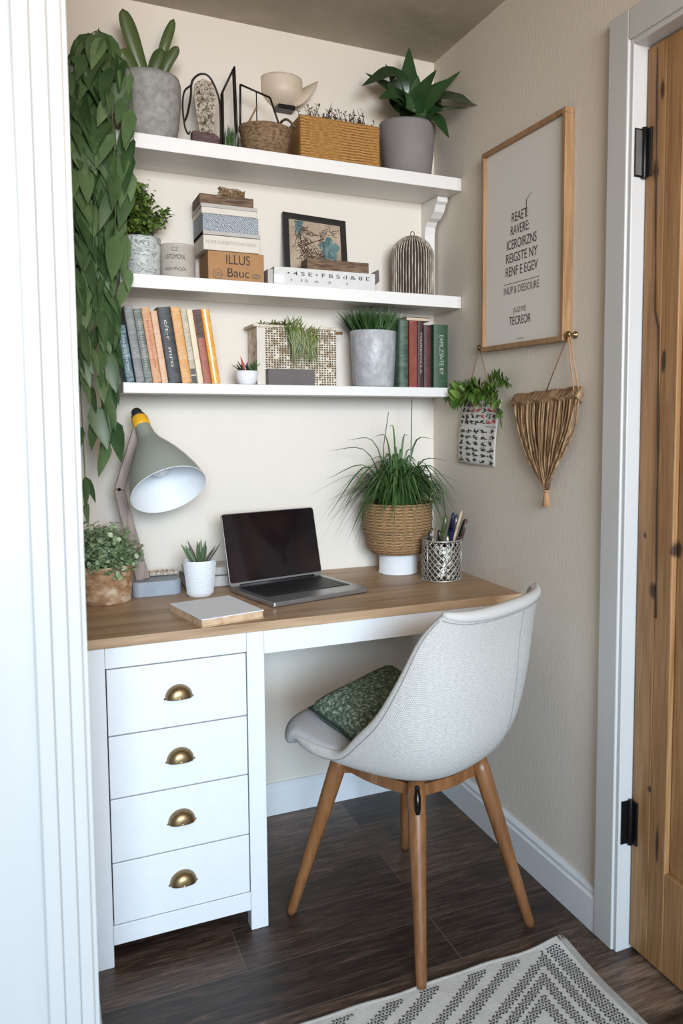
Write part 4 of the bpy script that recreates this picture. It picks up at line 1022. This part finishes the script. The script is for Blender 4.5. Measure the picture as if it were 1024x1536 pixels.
f.build('foliage', 'aloe', t, solid=.0015); f2.build('dark_leaves', 'aloe_dark', t, solid=.0012)

# notebook
t = thing('notebook', 'white-covered notebook with tan page edges in front of the laptop', 'notebook', (-.812, -.464, TZ), (0, 0, math.radians(12)))
t.location = (-.8165, -.462, TZ)
a, b = .079, .104
MB().box(-a, a, -b, b, .0005, .0025).build('back_cover', 'kraft', t, bevel=.0005)
MB().box(-a + .001, a - .002, -b + .002, b - .001, .0027, .0185).build('page_block', 'kraft', t, bevel=.001)
MB().box(-a, a, -b, b, .0187, .0208).build('front_cover', 'paper', t, bevel=.0006)

# laptop
t = thing('laptop', 'open silver laptop with a dark screen on the oak desktop', 'laptop', (-.5265, -.4205, TZ), (0, 0, math.radians(14)))
W_, D_, = .150, .250
def rr2(a0, a1, b0, b1, r, n=5):
    P = []
    for cx_, cy_, s in ((a1 - r, b1 - r, 0), (a0 + r, b1 - r, 90), (a0 + r, b0 + r, 180), (a1 - r, b0 + r, 270)):
        for k in range(n + 1): q = math.radians(s + 90 * k / n); P.append((cx_ + r * math.cos(q), cy_ + r * math.sin(q)))
    return P
MB().prism(rr2(-W_, W_, 0, D_, .009), .003, .014, 'XY').build('base', 'alu', t, bevel=.0015)
MB().box(-W_ + .008, W_ - .008, .004, D_ - .01, .0008, .0032).build('rubber_foot', 'cap', t)
kb = MB().box(-W_ + .018, W_ - .018, .070, D_ - .018, .0141, .0146).build('keyboard', 'deck', t)
ks = MB(); rows = 6; kd = (D_ - .018 - .072) / rows
for r in range(rows):
    ncol = 14; kw = (2 * W_ - .040) / ncol; i = 0
    while i < ncol:
        span = 5 if (r == 0 and i == 4) else 1; xa = -W_ + .020 + i * kw; y0 = .071 + r * kd
        ks.box(xa + .001, xa + kw * span - .001, y0 + .001, y0 + kd - (.001 if r < 5 else .006), .0147, .0158); i += span
ks.build('keys', 'key', kb)
MB().prism(rr2(-.045, .045, .010, .064, .004), .0141, .0144, 'XY').build('trackpad', 'alu', t)
lid = bpy.data.objects.new('screen_lid', None)
th = math.radians(14); sc_h = .206; c0 = Vector((0, D_ - .004, .016)); Rx = Matrix.Translation(c0) @ Matrix.Rotation(-th, 4, 'X')
lidm = MB(); pr = rr2(-W_, W_, 0, sc_h, .009)
vs = [Rx @ Vector((x, .003, z)) for x, z in pr] + [Rx @ Vector((x, .0075, z)) for x, z in pr]; n = len(pr)
lidm.add(vs, [tuple(range(n)), tuple(range(2 * n - 1, n - 1, -1))] + [(i, i + n, (i + 1) % n + n, (i + 1) % n) for i in range(n)]); lid = lidm.build('screen_lid', 'alu', t)
pr = rr2(-W_ + .002, W_ - .002, .009, sc_h - .002, .007); vs = [Rx @ Vector((x, .0015, z)) for x, z in pr] + [Rx @ Vector((x, .0031, z)) for x, z in pr]; n = len(pr)
MB().add(vs, [tuple(range(n)), tuple(range(2 * n - 1, n - 1, -1))] + [(i, i + n, (i + 1) % n + n, (i + 1) % n) for i in range(n)]).build('screen', 'screen', lid)
MB().tube([(-W_ + .03, D_ - .003, .0155), (W_ - .03, D_ - .003, .0155)], .0045, 12).build('hinge', 'cap', t)

# white pot with seagrass basket and arching grass
t = thing('potted_spider_plant', 'arching grassy plant in a seagrass basket over a white pot', 'plant', (-.190, -.140, TZ))
MB().lathe([(0, 0), (.059, 0), (.0625, .002), (.0625, .005), (.060, .007), (.061, .075), (0, .075)], 48).build('pot', 'white_cer', t)
bp = []
for i in range(25):
    s = i / 24; r = .090 + .0185 * min(1, s * 1.7) ** .8 + .0015 * math.sin(s * 40); r = r if s > .08 else .084 + .08 * s
    bp.append((min(r, .1085), .066 + .158 * s))
bk = MB().lathe([(.0, .066), (.05, .066)] + bp + [(.100, .224), (.098, .20), (0, .19)], 56).build('basket', 'basket', t)
bn = MB()
for zc in (.136, .222): bn.tube([(.1090 * math.cos(q * PI / 24), .1090 * math.sin(q * PI / 24), zc + .001 * math.sin(q * 2.2)) for q in range(49)], .003, 6)
bn.build('basket_band', 'twine', bk)
MB().lathe([(0, .205), (.097, .203)], 24).build('soil', 'soil', t)
f = MB(); fs_ = MB()
def okp(p):   # keep blades inside the room
    return Vector((min(p.x, .186), min(p.y, .136), max(p.z, .06)))
for k in range(520):
    a_ = rnd.uniform(0, 2 * PI); e = rnd.random() ** .65; b = Vector((.05 * math.cos(a_) * e, .05 * math.sin(a_) * e, .205)); R_ = e * rnd.uniform(.13, .255); d = Vector((math.cos(a_), math.sin(a_), 0))
    if a_ > PI * 1.05 and a_ < PI * 1.9: R_ *= .75
    top = .205 + rnd.uniform(.06, .17) * (1.15 - .55 * e); L1 = b + d * R_ * .45 + Vector((0, 0, top - .205)); tip = b + d * R_ + Vector((0, 0, (top - .205) - R_ * rnd.uniform(.2, .95)))
    f.strip([b, okp(b.lerp(L1, .55) + Vector((0, 0, .02))), okp(L1), okp(tip)], rnd.uniform(.0065, .0115), (0, 0, 1) if R_ > .06 else (0, -1, 0), 'blade', 8, .3)
for (tx, ty, tz) in ((-.255, -.06, .19), (-.22, -.10, .225), (-.235, -.02, .39), (-.12, -.05, .36), (-.17, 0, .42), (-.08, 0, .43), (.03, -.02, .43), (.06, .0, .38), (.12, -.02, .42), (.17, -.02, .35), (-.03, .0, .46), (.183, -.05, .21), (.175, -.11, .23), (-.24, 0, .30)):
    b = Vector((tx * .12, 0, .205)); tip = Vector((tx, ty, tz)); up = max(tz, .34); f.strip([b, Vector((tx * .45, ty * .4, .205 + (up - .205) * .85 + .02)), okp(tip)], .0075, (0, -.6, 1), 'blade', 10, .3)
f.build('foliage', 'spider', t)
fs_.tube([(.01, 0, .20), (.045, 0, .38), (.048, 0, .545)], [.0022, .0018, .0014], 6); fs_.tube([(-.05, 0, .20), (-.052, -.01, .40), (-.035, -.01, .505)], [.002, .0016, .001], 6); fs_.build('stalks', 'grassm', t)

# pen cup
pc = thing('pencil_cup', 'silver cut-out mesh pencil cup beside the seagrass basket', 'pencil cup', (-.1135, -.298, TZ))
cm = MB(); R0, HC = .0595, .122
NA, NZ = 40, 13
def wirepath(sg, k): return [((R0) * math.cos(a_), R0 * math.sin(a_), z) for a_, z in [(2 * PI * k / 20 + sg * q * .115, .004 + (HC - .008) * q / 16) for q in range(17)]]
for k in range(20):
    for sg in (1, -1): cm.tube(wirepath(sg, k), .0017, 5)
for z, r in ((.003, .0028), (HC, .0026)): cm.tube([(R0 * math.cos(q * PI / 24), R0 * math.sin(q * PI / 24), z) for q in range(49)], r, 8)
for k in range(6): a_ = 2 * PI * (k + .3) / 6; cm.tube([(R0 * 1.01 * math.cos(a_), R0 * 1.01 * math.sin(a_), .003), (R0 * 1.01 * math.cos(a_), R0 * 1.01 * math.sin(a_), HC)], .0018, 6)
# wider silver patches between the wires
for k in range(70):
    a_ = rnd.gauss(-1.75, .35); z = rnd.uniform(.012, HC - .01); c_, s_ = math.cos(a_), math.sin(a_); o_ = Vector((c_ * R0, s_ * R0, z)); ta = Vector((-s_, c_, 0)) * rnd.uniform(.003, .0055); up = Vector((0, 0, rnd.uniform(.004, .008))); ou = Vector((c_, s_, 0)) * .0012
    cm.add([o_ - ta + ou * .5, o_ - up + ou * .5, o_ + ta + ou * .5, o_ + up + ou * .5], [(0, 1, 2, 3)])
cm.build('mesh_body', 'mesh_metal', pc)
MB().lathe([(0, .0005), (.0575, .0005), (.0575, .0035), (0, .0035)], 40).build('base', 'steel', pc)
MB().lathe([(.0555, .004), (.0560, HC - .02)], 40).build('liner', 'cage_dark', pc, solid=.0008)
pens = [((-.035, .0, .0055), (-.038, .004, .150), .0048, 'cap', 'black pen standing at the left of the cup'), ((-.012, -.02, .0055), (-.018, -.018, .154), .0050, 'black_frame', 'black marker with a silver clip near the left of the cup'),
        ((-.020, .010, .0055), (.020, .012, .192), .0058, 'sans', 'dark olive green marker leaning right in the cup'), ((-.005, -.018, .0055), (.044, -.012, .196), .0055, 'navy', 'navy blue pen leaning right in the cup'),
        ((.004, .022, .0055), (.052, .024, .198), .0050, 'navy', 'blue pen behind the others in the cup'), ((.006, .002, .0055), (.068, .0, .206), .0042, 'kraft', 'tall pale wooden pencil in the cup'),
        ((.018, -.020, .0055), (.078, -.012, .180), .0056, 'purple_wood', 'dark maroon pen at the right of the cup'), ((.022, .014, .0055), (.088, .018, .176), .0045, 'cap', 'black pen leaning furthest right in the cup'),
        ((-.004, -.034, .0055), (.001, -.036, .138), .0058, 'steel', 'short silver pen at the front of the cup')]
MT['navy'] = plain('navy_plastic', (.012, .018, .06), .35, bump=0)
for a, b, r, mm, lab in pens:
    a, b = Vector(a), Vector(b); pn_ = thing('pen', lab, 'pen', pc.location + a, (0, 0, 0), 'pens and pencils in the mesh cup'); d = b - a
    MB().tube([(0, 0, 0), d * .06, d * .72], [r * .5, r, r], 12).build('barrel', mm, pn_)
    MB().tube([d * .722, d * .96, d], [r * 1.08, r * 1.0, r * .45], 12).build('cap', mm, pn_)
    if mm != 'kraft':
        sd = Vector((0, -1, 0)) * (r * 1.25); MB().tube([d * .97 + sd * .6, d * .93 + sd, d * .76 + sd], .0008, 5).build('clip', 'steel', pn_)

# ------------------------------------------------------------------ right wall: picture, calendar, hanging
pf = thing('framed_poster', 'tall oak-framed typographic poster on the right wall', 'picture', (0, -.59, 1.454))
PYa, PYb, PH, FD = -.2115, .2115, .562, .028
fr = MB()
for y0, y1, z0, z1 in ((PYa, PYb, 0, .013), (PYa, PYb, PH - .013, PH), (PYa, PYa + .013, .013, PH - .013), (PYb - .013, PYb, .013, PH - .013)): fr.box(-FD, -.0015, y0, y1, z0, z1)
fr.build('frame', 'frame_wood', pf, bevel=.0012)
ps = MB().box(-.018, -.003, PYa + .0132, PYb - .0132, .0132, PH - .0132).build('poster', 'poster', pf)
X = -.0186
for body, wd, ht, yc, zc, mm in (('REAET:', .084, .025, .012, .352, 'ink'), ('RAVERE:', .094, .025, .012, .318, 'ink'), ('ICEROIRZNS', .152, .0255, .003, .281, 'ink'), ('REIGSTE NY', .160, .0255, .002, .245, 'ink'), ('RENF E EGEV', .164, .0255, .002, .209, 'ink'),
    ('INUP & DEESOURE', .180, .020, .003, .158, 'ink_soft'), ('JUZVE', .066, .018, .010, .100, 'ink_soft'), ('TECREOR', .110, .023, .007, .074, 'ink'), ('ouiceran', .035, .004, .004, .024, 'ink_soft')):
    text('lettering', body, wd, ht, mm, ps, (X, yc, zc), WR)
rl = MB(); rl.tube([(X, .094, .176), (X, -.088, .176)], .0007, 4); rl.tube([(X, -.022, .34), (X, -.022, .385)], .0009, 4); rl.tube([(X, -.022, .385), (X, -.045, .397)], .0007, 4); rl.build('rule', 'ink', ps)

def hook(y, z, lab):
    t = thing('wall_hook', lab, 'hook', (-.0005, y, z), group='wall hooks under the poster')
    MB().lathe([(0, 0), (.009, 0), (.009, .003), (.004, .006), (.004, .016), (.008, .020), (.008, .026), (0, .028)], 20, axis=Matrix.Rotation(-PI / 2, 4, 'Y')).build('knob', 'brass', t)
hook(-.362, 1.468, 'small brass wall hook at the lower left corner of the poster'); hook(-.820, 1.468, 'small brass wall hook at the lower right corner of the poster')

# calendar on a cord
ca = thing('wall_calendar', 'small hanging grid calendar in black and red on the right wall', 'calendar', (-.004, -.325, 1.118))
# sheet: local y from +.105 (left) to -.12 (right)
def cs_(s, t): # s 0..1 left->right, t 0..1 bottom->top
    yl = .130 - .036 * t; yr = -.100 - .036 * t; return Vector((-.003 - .006 * math.sin(t * PI) - .004 * math.sin(s * 5), yl + (yr - yl) * s, .003 + .192 * t - .004 * s * (1 - t)))
V = [[cs_(i / 16, j / 16) for i in range(17)] for j in range(17)]
sh_ = MB().grid(V).build('sheet', 'calendar', ca, solid=.0008)
ik = MB(); rk = MB()
def glyph(mb, s, t, w_, h_):
    for q in range(7):
        s0, t0 = s + rnd.uniform(-w_, w_) * .5, t + rnd.uniform(-h_, h_) * .5; a_ = rnd.choice([0, PI / 2, rnd.uniform(0, PI)]); l = .55; p0 = cs_(s0, t0) + Vector((-.0012, 0, 0)); p1 = cs_(s0 + math.cos(a_) * w_ * l, t0 + math.sin(a_) * h_ * l) + Vector((-.0012, 0, 0)); mb.tube([p0, p1], .0015, 4)
for r in range(6):
    for c in range(5): glyph(ik, .12 + .19 * c, .055 + .093 * r, .09, .05)
for r in range(4):
    for c in range(7): glyph(rk if (c > 1 and rnd.random() < .62) else ik, .09 + .135 * c, .66 + .09 * r, .07, .05)
ik.tube([cs_(.02, .6) + Vector((-.0015, 0, 0)), cs_(.98, .6) + Vector((-.0015, 0, 0))], .0008, 4); ik.tube([cs_(.23, .65) + Vector((-.001, 0, 0)), cs_(.23, .74) + Vector((-.001, 0, 0))], .004, 6)
ik.build('black_print', 'ink', sh_); rk.build('red_print', 'red_ink', sh_)
cdm = MB(); hk = Vector((-.018, -.037, .350)); 
for s in (.14, .80): cdm.tube([hk, hk.lerp(cs_(s, 1), .5) + Vector((-.002, 0, 0)), cs_(s, .985)], .0014, 6)
cdm.build('hanging_cord', 'cord', ca)
# fern tucked over the calendar
fn = thing('fern_sprig', 'fresh green fern sprig draped over the top of the hanging calendar', 'plant', (-.02, -.33, 1.318))
f = MB(); fst = MB()
def frond(P_, n, wl):
    C = cr(P_, 30); fst.tube(C, .0014, 5)
    for i in range(2, 30):
        for s in (-1, 1):
            d = (C[i] - C[i - 1]).normalized(); sd = Vector((0, -d.z, d.y)) * s; L_ = wl * (math.sin(PI * (i + 3) / 34)) * rnd.uniform(.75, 1.15); f.leaf(C[i], sd + d * .5 + Vector((rnd.uniform(-.8, .1), 0, 0)), L_, L_ * .55, .25, 'ovate', 5, .2, hint=(-1, rnd.uniform(-.4, .4), .35))
frond([(0, -.01, .01), (-.01, .07, .022), (-.018, .165, -.003)], 30, .042); frond([(0, .02, .0), (-.012, -.03, .035), (-.02, -.10, .015), (-.018, -.15, -.02)], 30, .040)
frond([(0, -.01, .0), (-.02, .05, .005), (-.03, .10, -.018)], 30, .038); frond([(0, -.05, .0), (-.012, -.12, .04), (-.014, -.185, .052), (-.012, -.235, .03)], 30, .034); frond([(0, -.08, .0), (-.012, -.14, .02), (-.014, -.17, -.03), (-.012, -.185, -.085)], 30, .026)
frond([(0, .0, .0), (-.03, -.01, .03), (-.035, -.06, .02), (-.03, -.10, -.03)], 30, .038)
f.build('foliage', 'fern', fn); fst.build('stems', 'stem', fn)

# jute wall hanging
mh = thing('jute_wall_hanging', 'triangular jute fringe wall hanging tied at the tip, right of the calendar', 'wall hanging', (-.004, -.712, 1.032))
def mz(s): return .290 + .014 * s + .0015 * math.sin(s * 23)     # top edge height along s (0 left .. 1 right)
st_ = MB()
TIP = Vector((-.016, -.014, .045))
for k in range(105):
    s = (k + .5) / 105; y0 = .153 - .306 * s; lay = rnd.random(); top = Vector((-.010 - .012 * lay, y0, mz(s) - .026))
    # outer edge silhouette bows a little outwards
    m1 = Vector((-.012 - .014 * lay, y0 * (.88 + rnd.uniform(-.05, .05)) , .205 + rnd.uniform(-.01, .01))); m2 = Vector((-.014 - .012 * lay, y0 * .46 + rnd.uniform(-.008, .008) - .004, .115)); tip = TIP + Vector((rnd.uniform(-.006, .006), rnd.uniform(-.006, .006), rnd.uniform(0, .012)))
    st_.tube(cr([top, m1, m2, tip], 14), [.0026 + .0004 * math.sin(i * 2 + k) for i in range(14)], 5)
st_.build('strands', 'jute', mh)
bd = MB()
for k in range(74):
    s = k / 73; y0 = .155 - .31 * s; bd.tube([(-.008, y0, mz(s) - .034), (-.026, y0 - .002, mz(s) - .018), (-.010, y0 - .001, mz(s) + .004)], .0027, 5)
bd.tube([(-.014, .156, mz(0) - .015), (-.014, -.156, mz(1) - .015)], .008, 8); bd.build('top_band', 'jute', mh)
ts = MB()
for k in range(16): a_ = 2 * PI * k / 16; ts.tube([TIP + Vector((0, 0, .004)), (TIP.x + .004 * math.cos(a_), TIP.y + .005 * math.sin(a_), .035), (TIP.x + .008 * math.cos(a_), TIP.y + .0105 * math.sin(a_), .001)], .0024, 5)
ts.tube([(TIP.x + .008 * math.cos(q * PI / 6), TIP.y + .008 * math.sin(q * PI / 6), .042) for q in range(13)], .0025, 6); ts.build('tassel', 'tan_cord', mh)
cdm = MB(); hk = Vector((-.017, -.108, .440)); cdm.tube([hk, (-.018, -.045, .35), (-.012, .005, mz(.5) - .005)], .0016, 6)
cdm.build('front_cord', 'cord', mh)
cdm = MB(); cdm.tube([hk + Vector((0, -.003, 0)), (-.016, -.15, mz(.98) - .004)], .0022, 6); cdm.tube([hk + Vector((-.004, 0, 0)), (-.020, -.135, mz(.95) - .004)], .0022, 6); cdm.build('side_cord', 'tan_cord', mh)
